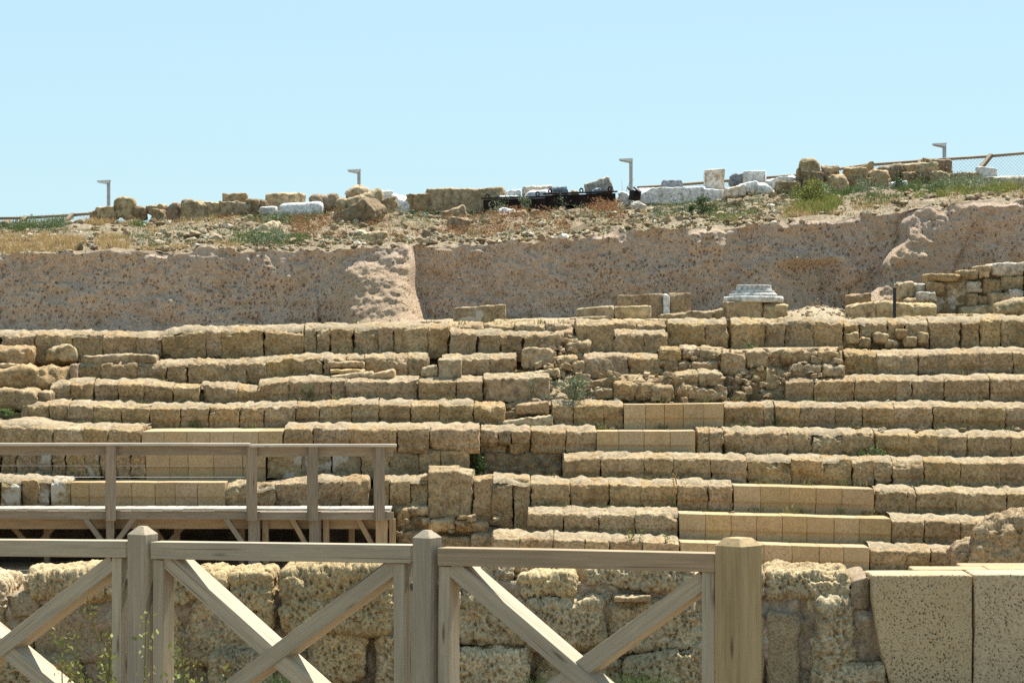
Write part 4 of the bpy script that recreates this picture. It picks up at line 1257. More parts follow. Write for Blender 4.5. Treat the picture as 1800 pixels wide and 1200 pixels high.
def trough(x0, x1, yl, yr, yb, Y, label, lugs):
    k = Y / F
    a, b = P(x0, yl, Y), P(x1, yr, Y)
    L = (b - a).length
    hgt = (yb - (yl + yr) / 2) * k
    ang = math.atan2(b.z - a.z, b.x - a.x)
    rot = Euler((0, -ang, 0)).to_matrix().to_4x4()
    e = empty('iron_trough', P((x0 + x1) / 2, yb, Y + .4), label, 'iron trough', 'rusty iron troughs on the ridge')
    mid = (a + b) / 2
    dn = rot.to_3x3() @ Vector((0, 0, -1))
    w_ = .9
    box_part('front_plate', mid + dn * (hgt / 2 + .02), (L - .03, .03, hgt - .03), M['rust'], e, rot=rot)
    box_part('back_plate', mid + dn * (hgt / 2 + .02) + Vector((0, w_, 0)), (L - .03, .03, hgt - .03), M['rust'], e, rot=rot)
    box_part('end_plate', a + dn * (hgt / 2 + .02) + Vector((.03, w_ / 2, 0)), (.03, w_ - .05, hgt - .03), M['rust'], e, rot=rot)
    box_part('end_plate', b + dn * (hgt / 2 + .02) + Vector((-.03, w_ / 2, 0)), (.03, w_ - .05, hgt - .03), M['rust'], e, rot=rot)
    box_part('top_flange', mid + Vector((0, -.04, 0)), (L + .06, .14, .03), M['rust'], e, rot=rot)
    box_part('floor_plate', mid + dn * (hgt - .04) + Vector((0, w_ / 2, 0)), (L - .06, w_ - .05, .03), M['rust'], e, rot=rot)
    for xp, yp in lugs:
        c = P(xp, yp, Y + .02)
        n, m_ = 20, 8
        aa = np.linspace(0, 2 * math.pi, n, endpoint=False)
        bb = np.linspace(0, 2 * math.pi, m_, endpoint=False)
        A, B = np.meshgrid(aa, bb, indexing='ij')
        rr, rt = .036, .015
        V = np.stack([(rr + rt * np.cos(B)) * np.cos(A), rt * np.sin(B), 1.25 * (rr + rt * np.cos(B)) * np.sin(A)], -1).reshape(-1, 3)
        Fq = [(i * m_ + j, ((i + 1) % n) * m_ + j, ((i + 1) % n) * m_ + (j + 1) % m_, i * m_ + (j + 1) % m_) for i in range(n) for j in range(m_)]
        obj('lifting_eye', mk(V, Fq), M['rust'], Matrix.Translation(c), e)
    return e


YT = float(slope_t(960, .90)[1])
trough(848, 960, 349, 346, 371, YT, 'lower left rusty black iron trough with a broad rim on the ridge', [(857, 345), (945, 341)])
trough(957, 1083, 341, 337, 361, YT + .1, 'right rusty black iron trough with lifting eyes, filled with stones', [(967, 336), (1022, 335), (1072, 332)])
sx = empty('iron_scrap', P(1115, 354, YT + .3), 'short crumpled piece of rusty black iron right of the troughs', 'scrap iron')
box_part('plate', P(1116, 344, YT + .3), (.18, .4, .2), M['rust'], sx, rot=Euler((0, .15, .2)).to_matrix().to_4x4())
box_part('bent_plate', P(1113, 336, YT + .25), (.30, .4, .03), M['rust'], sx, rot=Euler((.2, .5, .1)).to_matrix().to_4x4())
box_part('bent_plate', P(1119, 334, YT + .2), (.20, .3, .03), M['rust'], sx, rot=Euler((.1, .75, 0)).to_matrix().to_4x4())
for lab, b, mt, st, dd in [
    ('small slanted pale stone in the left trough', (890, 916, (337, 332), 350), mb, 'rough', .35),
    ('thin pale slab lying low in the left trough', (878, 912, 344, 352), mb, 'rough', .2),
    ('white angular slab with a bright face between the two troughs', (922, 968, (337, 331), 350), mb, 'boulder', .3),
    ('grey tan stone behind the white angular slab', (919, 972, (327, 326), 344), M['plaster_white'], 'rough', .8),
    ('dark blue grey rounded stone in the right trough', (971, 1000, (328, 326), 345), gy_, 'boulder', .35),
    ('small tan stone in the middle of the right trough', (1001, 1018, 335, 345), rm, 'boulder', .4),
    ('small blue grey stone at the foot of the squared block in the trough', (1040, 1056, (333, 328), 342), gy_, 'boulder', .22),
    ('big squared pale stone sticking out of the right trough', (1030, 1076, (318, 312), 342), M['plaster_white'], 'rough', .45)]:
    o = stone_px('stone', b[0], b[1], b[2], b[3], YT + dd, .4, st, mt, res=.03, r=.05, tilt=-12 if 'squared pale' in lab else 0)
    tag(o, lab, 'stone', 'stones lying in the iron troughs')

# ---------------------------------------------------------------- lamps and ridge fences
GRP_L = 'street lamps behind the ridge'
def lamp(x, y0, y1, Y, hw, label):
    k = Y / F
    base = P(x, y1 + 40, Y)
    top = P(x, y0, Y).z - base.z
    e = empty('street_lamp', base, label, 'street lamp', GRP_L)
    p, f = stone_mesh(.085, .085, top, 'plain', .5, 1, r=.008)
    obj('pole', mk(p, f, False), M['steel'], Matrix.Translation(base + Vector((0, 0, top / 2))), e)
    w_ = hw * k
    V = np.array([(-w_, -.09, -.005), (-w_, .09, -.005), (0, .13, -.055), (0, -.13, -.055), (-w_, -.09, .02), (-w_, .09, .02), (.05, .13, .035), (.05, -.13, .035)], float)
    Fq = np.array([(0, 1, 2, 3), (4, 7, 6, 5), (0, 4, 5, 1), (1, 5, 6, 2), (2, 6, 7, 3), (3, 7, 4, 0)])
    obj('lamp_head', mk(V, Fq, False), M['lamp'], Matrix.Translation(base + Vector((0, 0, top - .03))), e)
    V2 = V[:4] * np.array((.8, .7, 1)) + np.array((-.04, 0, -.012))
    V2 = np.concatenate([V2, V2 + np.array((0, 0, -.012))])
    obj('lens', mk(V2, np.array([(0, 1, 2, 3), (4, 7, 6, 5), (0, 4, 5, 1), (1, 5, 6, 2), (2, 6, 7, 3), (3, 7, 4, 0)]), False), M['steel'], Matrix.Translation(base + Vector((0, 0, top - .03))), e)


lamp(191, 317, 362, 68, 20, 'slim grey street lamp above the left end of the ridge row')
lamp(631, 298, 326, 67, 20, 'slim grey street lamp behind the tall peaked boulder')
lamp(1109, 279, 334, 66, 21, 'slim grey street lamp behind the right end of the iron troughs')
lamp(1660, 252, 284, 64, 21, 'slim grey street lamp above the pile of squared blocks at right')


def ridge_fence(pts, Y, drop, posts, label):
    e = empty('ridge_fence', P(pts[0][0], pts[0][1] + drop, Y), label, 'fence')
    a = np.array(pts, float)
    w3 = [P(x, y, Y) for x, y in pts]
    v, f = join([tube(w3[i], w3[i + 1], .035, 8) for i in range(len(w3) - 1)])
    obj('top_rail', mk(v, f), M['rail'], None, e)
    for (xa, ya, xb, yb) in posts:
        p0, p1 = P(xa, ya, Y + .02), P(xb, yb, Y - .5)
        d = p1 - p0
        q = d.to_track_quat('X', 'Z').to_matrix().to_4x4()
        p, f2 = stone_mesh(d.length, .10, .10, 'plain', .3, 1, r=.01)
        obj('post', mk(p, f2, False), M['rail'], Matrix.Translation((p0 + p1) / 2) @ q, e)
    # chain link
    st = .085
    x0, x1 = w3[0].x, w3[-1].x
    xs = np.array([p.x for p in w3]); zs = np.array([p.z for p in w3])
    hgt = drop * Y / F
    parts = []
    for sgn in (-1, 1):
        for s in np.arange(x0 - hgt, x1 + hgt, st):
            n_ = 5
            tt = np.linspace(0, 1, n_)
            X = s + sgn * tt * hgt
            ok = (X >= x0) & (X <= x1)
            if ok.sum() < 2: continue
            X = X[ok]; Z = np.interp(X, xs, zs) - tt[ok] * hgt
            for i in range(len(X) - 1):
                parts.append(tube((X[i], Y + .045, Z[i]), (X[i + 1], Y + .045, Z[i + 1]), .0031, 3, caps=False))
    v, f = join(parts)
    obj('wire_mesh', mk(v, f), M['steel'], None, e)


ridge_fence([(-800, 396), (-330, 389), (0, 384), (45, 383), (130, 378), (164, 375)], 63, 24, [(46, 382, 29, 400), (128, 377, 111, 394), (-160, 385, -178, 402), (-400, 390, -418, 407)], 'low wire mesh fence with a timber top rail at the left end of the ridge')
ridge_fence([(1120, 330), (1165, 327), (1240, 321), (1403, 308), (1517, 291), (1617, 283), (1737, 275), (1850, 265), (2100, 245), (2640, 205)], 63, 42, [(1742, 273, 1722, 298), (1620, 283, 1602, 306), (1900, 261, 1880, 285), (2100, 245, 2080, 270), (2330, 228, 2310, 252)],
            'wire mesh fence with a timber top rail behind the stone piles at right')

# ---------------------------------------------------------------- timber
def beam(name, p0, p1, w_, h_, mat, parent=None, up=(0, 0, 1), bev=.003, res=.25, off=(0, 0, 0)):
    """bar from p0 to p1, w_ across (local y), h_ high (local z)"""
    p0, p1 = Vector(p0) + Vector(off), Vector(p1) + Vector(off)
    x = (p1 - p0).normalized()
    z = Vector(up); z = (z - x * z.dot(x)).normalized()
    y = z.cross(x)
    Mr = Matrix((x, y, z)).transposed().to_4x4()
    L = (p1 - p0).length
    p, f = stone_mesh(L, w_, h_, 'plain', res, 1, r=bev)
    q = p + np.array((p0 + p1) / 2) * 3
    p = p + np.stack([0 * q[:, 0], .002 * vn(q, 1.7, 5), .003 * vn(q, 1.3, 6)], 1)
    return obj(name, mk(p, f, False), mat, Matrix.Translation((p0 + p1) / 2) @ Mr, parent)


# walkway with handrail in front of the left tiers
Yd = 37.3
kd = Yd / F
dk = empty('wooden_walkway', P(340, 1007, Yd + .6), 'weathered grey timber walkway on posts with a handrail, in front of the left tiers', 'walkway')
wg, wt = M['wood_grey'], M['wood_tan']
zd = P(0, 893, Yd).z
x = P(-700, 893, Yd).x
xe = P(692, 893, Yd).x
i = 0
while x < xe - .05:
    wd = .142
    b_ = beam('deck_board', (x + wd / 2, Yd - .03, zd - .018 + random.uniform(-.003, .003)), (x + wd / 2, Yd + .56, zd - .018 + random.uniform(-.003, .003)), wd, .034, M['wood_pale'], dk)
    x += wd + .006
    i += 1
xs = P(-700, 0, Yd).x
beam('added_shade_board', (xs, Yd + 1.05, zd - .13), (xe - .1, Yd + 1.05, zd - .13), 1.0, .04, M['wood_grey'], dk)  # unseen board added behind the deck to keep sun off the space below
zf = lambda y: P(0, y, Yd).z
beam('fascia_beam', (xs, Yd + .025, (zf(894.5) + zf(912)) / 2 - .015), (P(441, 0, Yd).x, Yd + .025, (zf(894.5) + zf(912)) / 2 - .015), .05, (912 - 894.5) * kd - .03, wg, dk)
beam('fascia_beam', (P(442, 0, Yd).x, Yd + .022, (zf(896) + zf(913)) / 2 - .015), (xe, Yd + .022, (zf(896) + zf(913)) / 2 - .015), .05, (913 - 896) * kd - .03, wg, dk)
for yy, dd in ((921, .32), (921, 1.05)):
    beam('joist', (xs, Yd + dd, zf(yy)), (xe - .05, Yd + dd, zf(yy)), .08, .17, wt, dk)
for cx_ in (-640, -390, -140, 195.5, 443, 550, 667):
    xx = P(cx_, 0, Yd).x
    top = zf(783)
    beam('post', (xx, Yd - .06, zf(914)), (xx, Yd - .06, top), .115, .135, wg, dk, up=(math.cos(R(18)), math.sin(R(18)), 0))
    wl = (14 if cx_ < 300 else 20) * kd
    xl = xx + (-3 if cx_ < 300 else 3) * kd
    beam('support_post', (xl, Yd + .10, -.1), (xl, Yd + .10, zf(895) - .04), .12, wl, wt if cx_ in (667,) else wg, dk, up=(1, 0, 0))
    if cx_ > 300:
        beam('support_post', (xl + .15, Yd + .22, -.1), (xl + .15, Yd + .22, zf(913)), .10, .085, wt, dk, up=(1, 0, 0))
for a, b, c_ in ((-700, 440, 0), (441.5, 697, 2)):
    xa, xb = P(a, 0, Yd).x, P(b, 0, Yd).x
    beam('rail_cap', (xa, Yd - .05, zf(780.5 + c_)), (xb, Yd - .05, zf(780.5 + c_)), .20, .035, M['wood_pale'], dk)
    beam('rail_board', (xa, Yd - .0, zf(791.5 + c_)), (xb - .05, Yd - .0, zf(791.5 + c_)), .04, .13, wg, dk)
for yy in (818, 838):
    v, f = tube((xs, Yd - .05, zf(yy - 1)), (P(443, 0, Yd).x, Yd - .05, zf(yy)), .0028, 6)
    obj('cable', mk(v, f), M['steel'], None, dk)
for (xa, ya, xb, yb, dd, mt) in ((149, 908, 184, 956, .06, wg), (238, 908, 202, 956, .06, wg), (396, 908, 431, 960, .06, wg), (512, 908, 538, 956, .2, wt), (628, 908, 656, 960, .2, wt), (-186, 908, -150, 956, .06, wg), (-98, 908, -132, 956, .06, wg),
                               (20, 922, 50, 955, 1.05, wt), (98, 922, 68, 955, 1.05, wt), (322, 925, 292, 960, 1.05, wt), (270, 925, 290, 955, 1.05, wt)):
    beam('brace', P(xa, ya, Yd + dd), P(xb, yb, Yd + dd), .07, .105, mt, dk, up=(0, 1, 0))
for cx_ in (60, 295, 412, 610):
    xx = P(cx_, 0, Yd).x
    beam('rear_post', (xx, Yd + 1.05, -.1), (xx, Yd + 1.05, zf(913)), .09, .085, wt, dk, up=(1, 0, 0))

# wooden fence in the foreground
fe = empty('wooden_fence', P(751, 1445, 10.55), 'weathered wooden fence of cross braced panels between capped square posts', 'fence')


def Yf(px):
    return 1 / np.interp(px, (-1400, 251, 1298, 1500), (1 / 11.2 + (1 / 11.2 - 1 / 9.9) * 1651 / 1047, 1 / 11.2, 1 / 9.9, 1 / 9.9 + (1 / 9.9 - 1 / 11.2) * 202 / 1047))


pA, pB = P(251, 1000, Yf(251)), P(1298, 1000, Yf(1298))
u = Vector((pB.x - pA.x, pB.y - pA.y, 0)).normalized()
nb = Vector((-u.y, u.x, 0))         # away from the viewer
YAW = math.atan2(u.y, u.x)
wd = M['wood']


def Pf(px, py, dd=0.0):
    return P(px, py, float(Yf(px))) + nb * dd


D = .085
sections = [(-730, -285, (941, 945.5), 27, 1306, None, (), ((-700, 975, -320, 1270), (-318, 985, -690, 1250)), 1), (-240, 224, (946, 950.5), 28.5, 1316, None, ((196, 225),), ((197, 988, -140, 1246), (-196, 975, 150, 1262)), 0),
            (267, 724, (951.5, 958), 31.0, 1330, 1, ((268, 0), (692, 0)), ((697, 990, 300, 1284), (286, 981, 660, 1318)), 0),
            (771, 1258, (962, 972), 32.0, 1345, 1, ((770, 0), (1233, 0)), ((1236, 1018, 800, 1334), (792, 995, 1180, 1328)), 1)]
for si, (xa, xb, (ya, yb), rh, ybot, _, stiles, br_, front) in enumerate(sections):
    mid = Pf((xa + xb) / 2, ybot)
    pn = bpy.data.objects.new('panel', None)
    COL.objects.link(pn)
    place(pn, Matrix.Translation(mid), fe)
    hr = rh / F * float(Yf((xa + xb) / 2))
    beam('top_rail', Pf(xa, ya + rh / 2, D / 2 - .012), Pf(xb, yb + rh / 2, D / 2 - .012), D, hr, wd if si < 3 else M['wood_tan'], pn, bev=.003)
    beam('bottom_rail', Pf(xa, ybot, D / 2), Pf(xb, ybot, D / 2), D, hr, wd, pn, bev=.006)
    sw = .052
    for sx_ in ((-728, -310), (-238, 196), (268, 692), (770.5, 1233))[si]:
        c0 = Pf(sx_, 0, D / 2).copy()
        ytop = ya + (yb - ya) * (sx_ - xa) / (xb - xa) + rh
        z0, z1 = Pf(sx_, ybot).z, Pf(sx_, ytop).z - .001
        cc = Pf(sx_, ytop, D / 2) + u * (sw / 2)
        beam('stile', (cc.x, cc.y, z0), (cc.x, cc.y, z1), D, sw, wd, pn, up=tuple(u))
    for bi, (x0, y0, x1, y1) in enumerate(br_):
        o_ = .115 / 2 + (.002 if (bi == front) else .010)
        p0, p1 = Pf(x0, y0, o_), Pf(x1, y1, o_)
        beam('brace', p0, p1, .115, .068, wd, pn, up=tuple((p1 - p0).cross(nb)), bev=.003)


def fpost(px, yapex, ysh, w_, yaw, mat, flat, seed):
    Y = float(Yf(px)) + .03
    base = P(px, 1450, Y)
    zs, za = P(0, ysh, Y).z - base.z, P(0, yapex, Y).z - base.z
    h = w_ / 2
    c = .005
    ring = [(-h + c, -h), (h - c, -h), (h, -h + c), (h, h - c), (h - c, h), (-h + c, h), (-h, h - c), (-h, -h + c)]
    V = []
    nz = 24
    for j in range(nz):
        z = zs * j / (nz - 1)
        V += [(x * (1 + .004 * math.sin(z * 5 + seed)), y, z) for x, y in ring]
    s = flat
    V += [(x * s, y * s, za) for x, y in ring]
    V.append((0, 0, za))
    n = 8
    Fq = [(j * n + i, j * n + (i + 1) % n, (j + 1) * n + (i + 1) % n, (j + 1) * n + i) for j in range(nz) for i in range(n)]
    Fq += [(len(V) - 1, nz * n + i, nz * n + (i + 1) % n, nz * n + (i + 2) % n) for i in range(0, n, 2)]
    V = np.array(V)[:, [2, 0, 1]]      # grain runs along local x
    Mr = Matrix(((0, 1, 0, 0), (0, 0, 1, 0), (1, 0, 0, 0), (0, 0, 0, 1)))
    return obj('post', mk(V, Fq, False), mat, Matrix.Translation(base) @ Matrix.Rotation(yaw, 4, 'Z') @ Mr, fe)


fpost(-262, 918, 931, .097, YAW, wd, .30, 4)
fpost(251, 924, 938, .097, YAW, wd, .30, 1)
fpost(751, 931, 944, .088, YAW - R(4), wd, .30, 2)
gp = fpost(1298, 944.5, 958, .129, R(-45) + .02, M['wood_fresh'], .60, 3)
gp['label'] = 'stout yellowish gate post with a flat bevelled top'
for (xa, xb, yy) in ((214, 232, 1022), (255, 272, 1022), (714, 732, 1031), (755, 773, 1031)):
    v, f = tube(Pf(xa, yy, .05) - Pf(xa, yy, .05), Pf(xb, yy, .05) - Pf(xa, yy, .05), .0195, 14)
    obj('dowel', mk(v, f), M['wood_grey'], Matrix.Translation(Pf(xa, yy, .05)), fe)

# ---------------------------------------------------------------- rough wall behind the fence
def kurkar(a=1.0, sx_=1.0):
    def ex(q, p, n2):
        s = q * np.array((1.15, 1.15, .8)) * sx_
        d = .014 * fbm(q, 5.5, 3, 61) + .006 * fbm(s, 30, 2, 63)
        m = sstep(vn(q, 4.5, 79), -.6, .0)
        d = d - .026 * (1 - sstep(worley(s, 33, 71), .12, .48)) * (.3 + .7 * m) - .012 * (1 - sstep(worley(s, 62, 72), .15, .4)) - .02 * sstep(vn(q, 13, 73), .3, .6)
        return d * a
    return ex


def pitted(q, p, n2):
    s = q * np.array((1.2, 1.2, .85))
    w1 = worley(s, 56, 71)
    dens = .17 + .05 * vn(q, 7, 75)
    return -.022 * (1 - sstep(w1, dens, dens + .10)) - .010 * (1 - sstep(worley(s, 90, 73), .14, .22)) + .0015 * fbm(q, 9, 2, 77)


Yw = 14.5
rwall = empty('rubble_wall', P(700, 1300, Yw + .3), 'low wall of large deeply pitted sandstone blocks in pinkish mortar, behind the wooden fence', 'stone wall')
WS = [(-60, 8, 1034, 1115, 0, 'r'), (12, 72, 1042, 1086, .03, 's'), (40, 208, (1024, 1016), 1066, .0, 'r'), (60, 182, 1068, 1168, .03, 's'), (176, 208, 1075, 1190, .05, 's'), (-70, 60, 1090, 1170, .06, 's'),
      (-80, 128, 1171, 1230, -.16, 'r'), (205, 330, (1018, 1022), 1070, .02, 'r'), (205, 326, 1072, 1190, .04, 'r'), (330, 402, 1026, 1066, .03, 'r'), (330, 482, (1064, 1062), 1186, .02, 'r'), (398, 482, 1021, 1118, -.02, 'r'),
      (492, 692, (1018, 1004), 1128, -.03, 'r'), (635, 742, (1070, 1052), 1116, .0, 'r'), (600, 742, 1008, 1056, .08, 'r'), (362, 472, (1160, 1148), 1235, -.12, 'r'), (540, 646, (1120, 1114), 1215, -.04, 'r'), (652, 742, 1116, 1230, -.05, 'r'), (470, 545, 1150, 1230, .05, 's'),
      (742, 812, 1040, 1150, .0, 'r'), (806, 936, (1050, 1062), 1146, -.02, 'r'), (742, 940, (1156, 1150), 1230, -.12, 'r'), (850, 902, (1003, 1000), 1062, .03, 'r'), (902, 1004, (1004, 1001), 1040, .12, 'r'), (908, 1012, (1022, 1018), 1064, -.02, 'r'), (922, 1068, (1064, 1056), 1154, -.06, 'r'),
      (1020, 1215, (1008, 1004), 1050, .05, 'r'), (1078, 1146, 1047, 1060, -.03, 'f'), (1074, 1250, (1066, 1060), 1162, .0, 'r'), (1098, 1256, (1168, 1140), 1235, -.10, 'r'), (1046, 1098, 1168, 1230, .0, 'r'), (940, 1046, 1160, 1230, .02, 'r'),
      (1012, 1080, 1050, 1080, .06, 'r'), (1250, 1345, 1012, 1075, .03, 'r'), (1255, 1345, 1078, 1230, .02, 's'), (1345, 1410, (1070, 1082), 1235, .02, 's'), (1345, 1500, (1014, 1016), 1066, .06, 'r'), (1404, 1492, (1050, 1046), 1190, -.04, 'e'),
      (1494, 1532, (1020, 1012), 1072, .02, 's'), (1430, 1560, (1186, 1178), 1240, -.06, 'r'), (1500, 1560, 1075, 1185, .30, 's')]
r_ = np.random.default_rng(77)
for y0_, y1_ in ((1028, 1100), (1102, 1172), (1174, 1240)):      # the wall runs on past the left edge
    xq = -66.0
    while xq > -640:
        ww = r_.uniform(90, 170)
        WS.append((xq - ww, xq - 1, y0_, y1_, r_.uniform(-.05, .05), 'r'))
        xq -= ww
for i, (a, b, yt, yb, dy, kind) in enumerate(WS):
    if kind == 'r':
        if (yt if not isinstance(yt, tuple) else yt[1]) < 1036: up_ = 9 if a < 780 else 4; yt = tuple(q - up_ for q in yt) if isinstance(yt, tuple) else yt - up_
        stone_px('wall_stone', a - 1, b + 1, yt, yb, Yw + dy, .50, 'wall', M['wall'], rwall, res=.0064, seed=400 + i, extra=kurkar(1.2), rise=.06, yaw=(i * 37 % 9) - 4, pitch=-9, r=.05)
    elif kind == 's':
        stone_px('wall_stone', a + 1, b - 1, yt, yb, Yw + dy, .40, 'wall', M['wallsmooth'], rwall, res=.014, seed=400 + i, extra=kurkar(.35), rise=.03, r=.03)
    elif kind == 'f':
        stone_px('wall_stone', a, b, yt, yb, Yw + dy, .30, 'rough', M['wall'], rwall, res=.014, seed=400 + i)
    else:
        stone_px('wall_stone', a + 1, b - 1, yt, yb, Yw + dy, .50, 'wall', M['wall'], rwall, res=.0082, seed=400 + i, extra=kurkar(1.5), rise=.08, yaw=26, r=.07)
px = np.arange(-660, 1620, 2.5)
topw = np.array([(-330, 1032), (0, 1032), (150, 1024), (330, 1030), (480, 1028), (600, 1016), (700, 1004), (900, 1010), (1200, 1014), (1480, 1020), (1530, 1026), (1620, 1030)], float)
rows = []
yt = np.interp(px, topw[:, 0], topw[:, 1])
for Y_, s in ((15.15, -.9), (15.1, 0), (15.0, 0), (14.9, 0), (14.8, 0)):
    zt = zpx(yt + 14, 14.62) + (.0 if s == 0 else -.6)
    rows.append(np.stack([(px - CX) / F * Y_, np.full(len(px), Y_), zt], 1))
for t in np.linspace(0, 1, 70):
    zt = zpx(yt + 14, 14.66) * (1 - t) + t * 1.15
    rows.append(np.stack([(px - CX) / F * 14.585, np.full(len(px), 14.585), zt], 1))
V = np.stack(rows, 1).reshape(-1, 3)
n = .05 * fbm(V, 3, 3, 91) + .02 * fbm(V, 14, 3, 93) + .03 * (.5 - worley(V, 9, 95))
V[:, 1] -= n
V[:, 2] += n * .5
obj('mortar', mk(V, grid_faces(len(px), len(rows))), M['mortar'], None, rwall)

bw = empty('block_wall', P(1700, 1300, Yw), 'wall end of big dressed tan blocks with small dark pits, right of the gate post', 'stone wall')


def dressed(x0b, x0, x1, yt, yb, mat, seed):
    k = Yw / F
    L, Hh = (x1 - x0) * k, (yb - yt) * k
    Dp = .30
    p, f = stone_mesh(L, Dp, Hh, 'plain', .0046, seed, r=.012, extra=pitted)
    v = p[:, 2] / Hh + .5
    lf = np.clip(.5 - p[:, 0] / L, 0, 1)
    # broken lower left corner, leaning joint
    p[:, 0] += (x0b - x0) * k * lf * np.clip(1 - v, 0, 1) ** 2.1 * 1.0
    p[:, 0] += .006 * fbm(p + seed, 7, 3, 5) * lf ** 6
    Mx = Matrix.Translation(((x0 + x1) / 2 * k - CX * k, Yw - .04 + Dp / 2, zpx((yt + yb) / 2, Yw)))
    return obj('stone_block', mk(p, f), mat, Mx, bw)


dressed(1590, 1531, 1706.5, 1009, 1260, M['block'], 601)
dressed(1710, 1711.5, 1885, 1008, 1260, M['block'], 602)
dressed(1888, 1888, 2070, 1008, 1260, M['block'], 603)
dressed(2074, 2074, 2300, 1008, 1260, M['block'], 604)
# joint filling and the paving of the wall top
beam('joint_mortar', P(1709, 1012, Yw + .04), P(1709, 1255, Yw + .04), .05, .02, M['wallsmooth'], bw, up=(1, 0, 0))
for a, b, y0_, d0, d1 in ((1606, 1738, 1008, .28, .48), (1740, 1920, 1008, .28, .50), (1690, 2060, 1008, .51, .70), (1922, 2300, 1008, .28, .50)):
    stone_px('capping_slab', a, b, 600 + 408 * 14.5 / (14.46 + d0) - 1.5, y0_ + 20, Yw + d0, d1 - d0, 'plain', M['smooth'], bw, res=.05, seed=a)

# ---------------------------------------------------------------- plants
def blades(base, h, w_, lean, seed):
    rs = np.random.default_rng(seed)
    n = len(base)
    a = rs.uniform(0, 2 * np.pi, n)
    d = np.stack([np.cos(a), np.sin(a), np.zeros(n)], 1)
    b = rs.uniform(0, 2 * np.pi, n)
    s = np.stack([np.cos(b), np.sin(b), np.zeros(n)], 1) * (w_ / 2)[:, None]
    ln = (rs.uniform(.1, 1, n) * lean)[:, None]
    up = np.array((0, 0, 1.0))
    hh = h[:, None]
    m = base + up * hh * .55 + d * hh * ln * .3
    t = base + up * hh + d * hh * ln
    V = np.stack([base - s, base + s, m + s * .8, m - s * .8, t + s * .12, t - s * .12], 1).reshape(-1, 3)
    i = np.arange(n)[:, None] * 6
    Fq = np.concatenate([i + np.array((0, 1, 2, 3)), i + np.array((3, 2, 4, 5))])
    return V, Fq


def leaves(c, size, seed, up=.3, asp=.45):
    rs = np.random.default_rng(seed)
    n = len(c)
    d = rs.normal(size=(n, 3)); d[:, 2] = np.abs(d[:, 2]) * .6 + up
    d /= np.linalg.norm(d, axis=1, keepdims=True)
    s = np.cross(d, rs.normal(size=(n, 3)))
    s /= np.linalg.norm(s, axis=1, keepdims=True)
    L = size[:, None]
    V = np.stack([c, c + d * L * .5 + s * L * asp / 2, c + d * L, c + d * L * .5 - s * L * asp / 2], 1).reshape(-1, 3)
    return V, np.arange(n)[:, None] * 4 + np.array((0, 1, 2, 3))


def on_slope(px, t):
    V = slope_t(px, t)
    V[:, 2] += slope_noise(V) * sstep(np.asarray(t), 0, .06) + .005
    return V


def stuff_blades(name, label, spec, mat, seed, cat='plants'):
    """spec: (x0, x1, t0, t1, tufts, blades, height, spread, width)"""
    rs = np.random.default_rng(seed)
    parts = []
    for q, (x0, x1, t0, t1, nt_, nb_, h, sp, wd_) in enumerate(spec):
        px = rs.uniform(x0, x1, nt_); t = rs.uniform(t0, t1, nt_)
        keep = vn(np.stack([px / 40, t * 5, np.zeros(nt_)], 1), 1.0, seed) > -.25
        px, t = px[keep], t[keep]
        c = np.repeat(on_slope(px, t), nb_, 0)
        hs = np.repeat(rs.uniform(.5, 1.25, len(px)), nb_) * rs.uniform(.5, 1, len(c)) * h
        c = c + rs.normal(0, sp, c.shape) * np.array((1, 1, .05))
        parts.append(blades(c, hs, np.full(len(c), wd_) * rs.uniform(.6, 1.2, len(c)), .9, seed + q))
    v, f = join(parts)
    return tag(obj(name, mk(v, f, False), mat), label, cat, None, 'stuff')


def stuff_leaves(name, label, spec, mat, seed, cat='plants'):
    """low leafy weeds: (x0, x1, t0, t1, plants, leaves, height, spread, size)"""
    rs = np.random.default_rng(seed)
    parts = []
    for q, (x0, x1, t0, t1, nt_, nb_, h, sp, sz) in enumerate(spec):
        px = rs.uniform(x0, x1, nt_); t = rs.uniform(t0, t1, nt_)
        keep = vn(np.stack([px / 45, t * 4, np.zeros(nt_)], 1), 1.0, seed) > -.2
        px, t = px[keep], t[keep]
        g = rs.uniform(.5, 1.4, len(px))
        g = g * 1.35
        c = np.repeat(on_slope(px, t), nb_, 0)
        gg = np.repeat(g, nb_)
        z = rs.uniform(0, 1, len(c))
        c = c + rs.normal(0, sp, c.shape) * np.array((1, 1, 0)) * (gg * (1.1 - .6 * z))[:, None]
        c[:, 2] += z * h * gg
        parts.append(leaves(c, rs.uniform(.6, 1.3, len(c)) * sz, seed + q))
    v, f = join(parts)
    return tag(obj(name, mk(v, f, False), mat), label, cat, None, 'stuff')


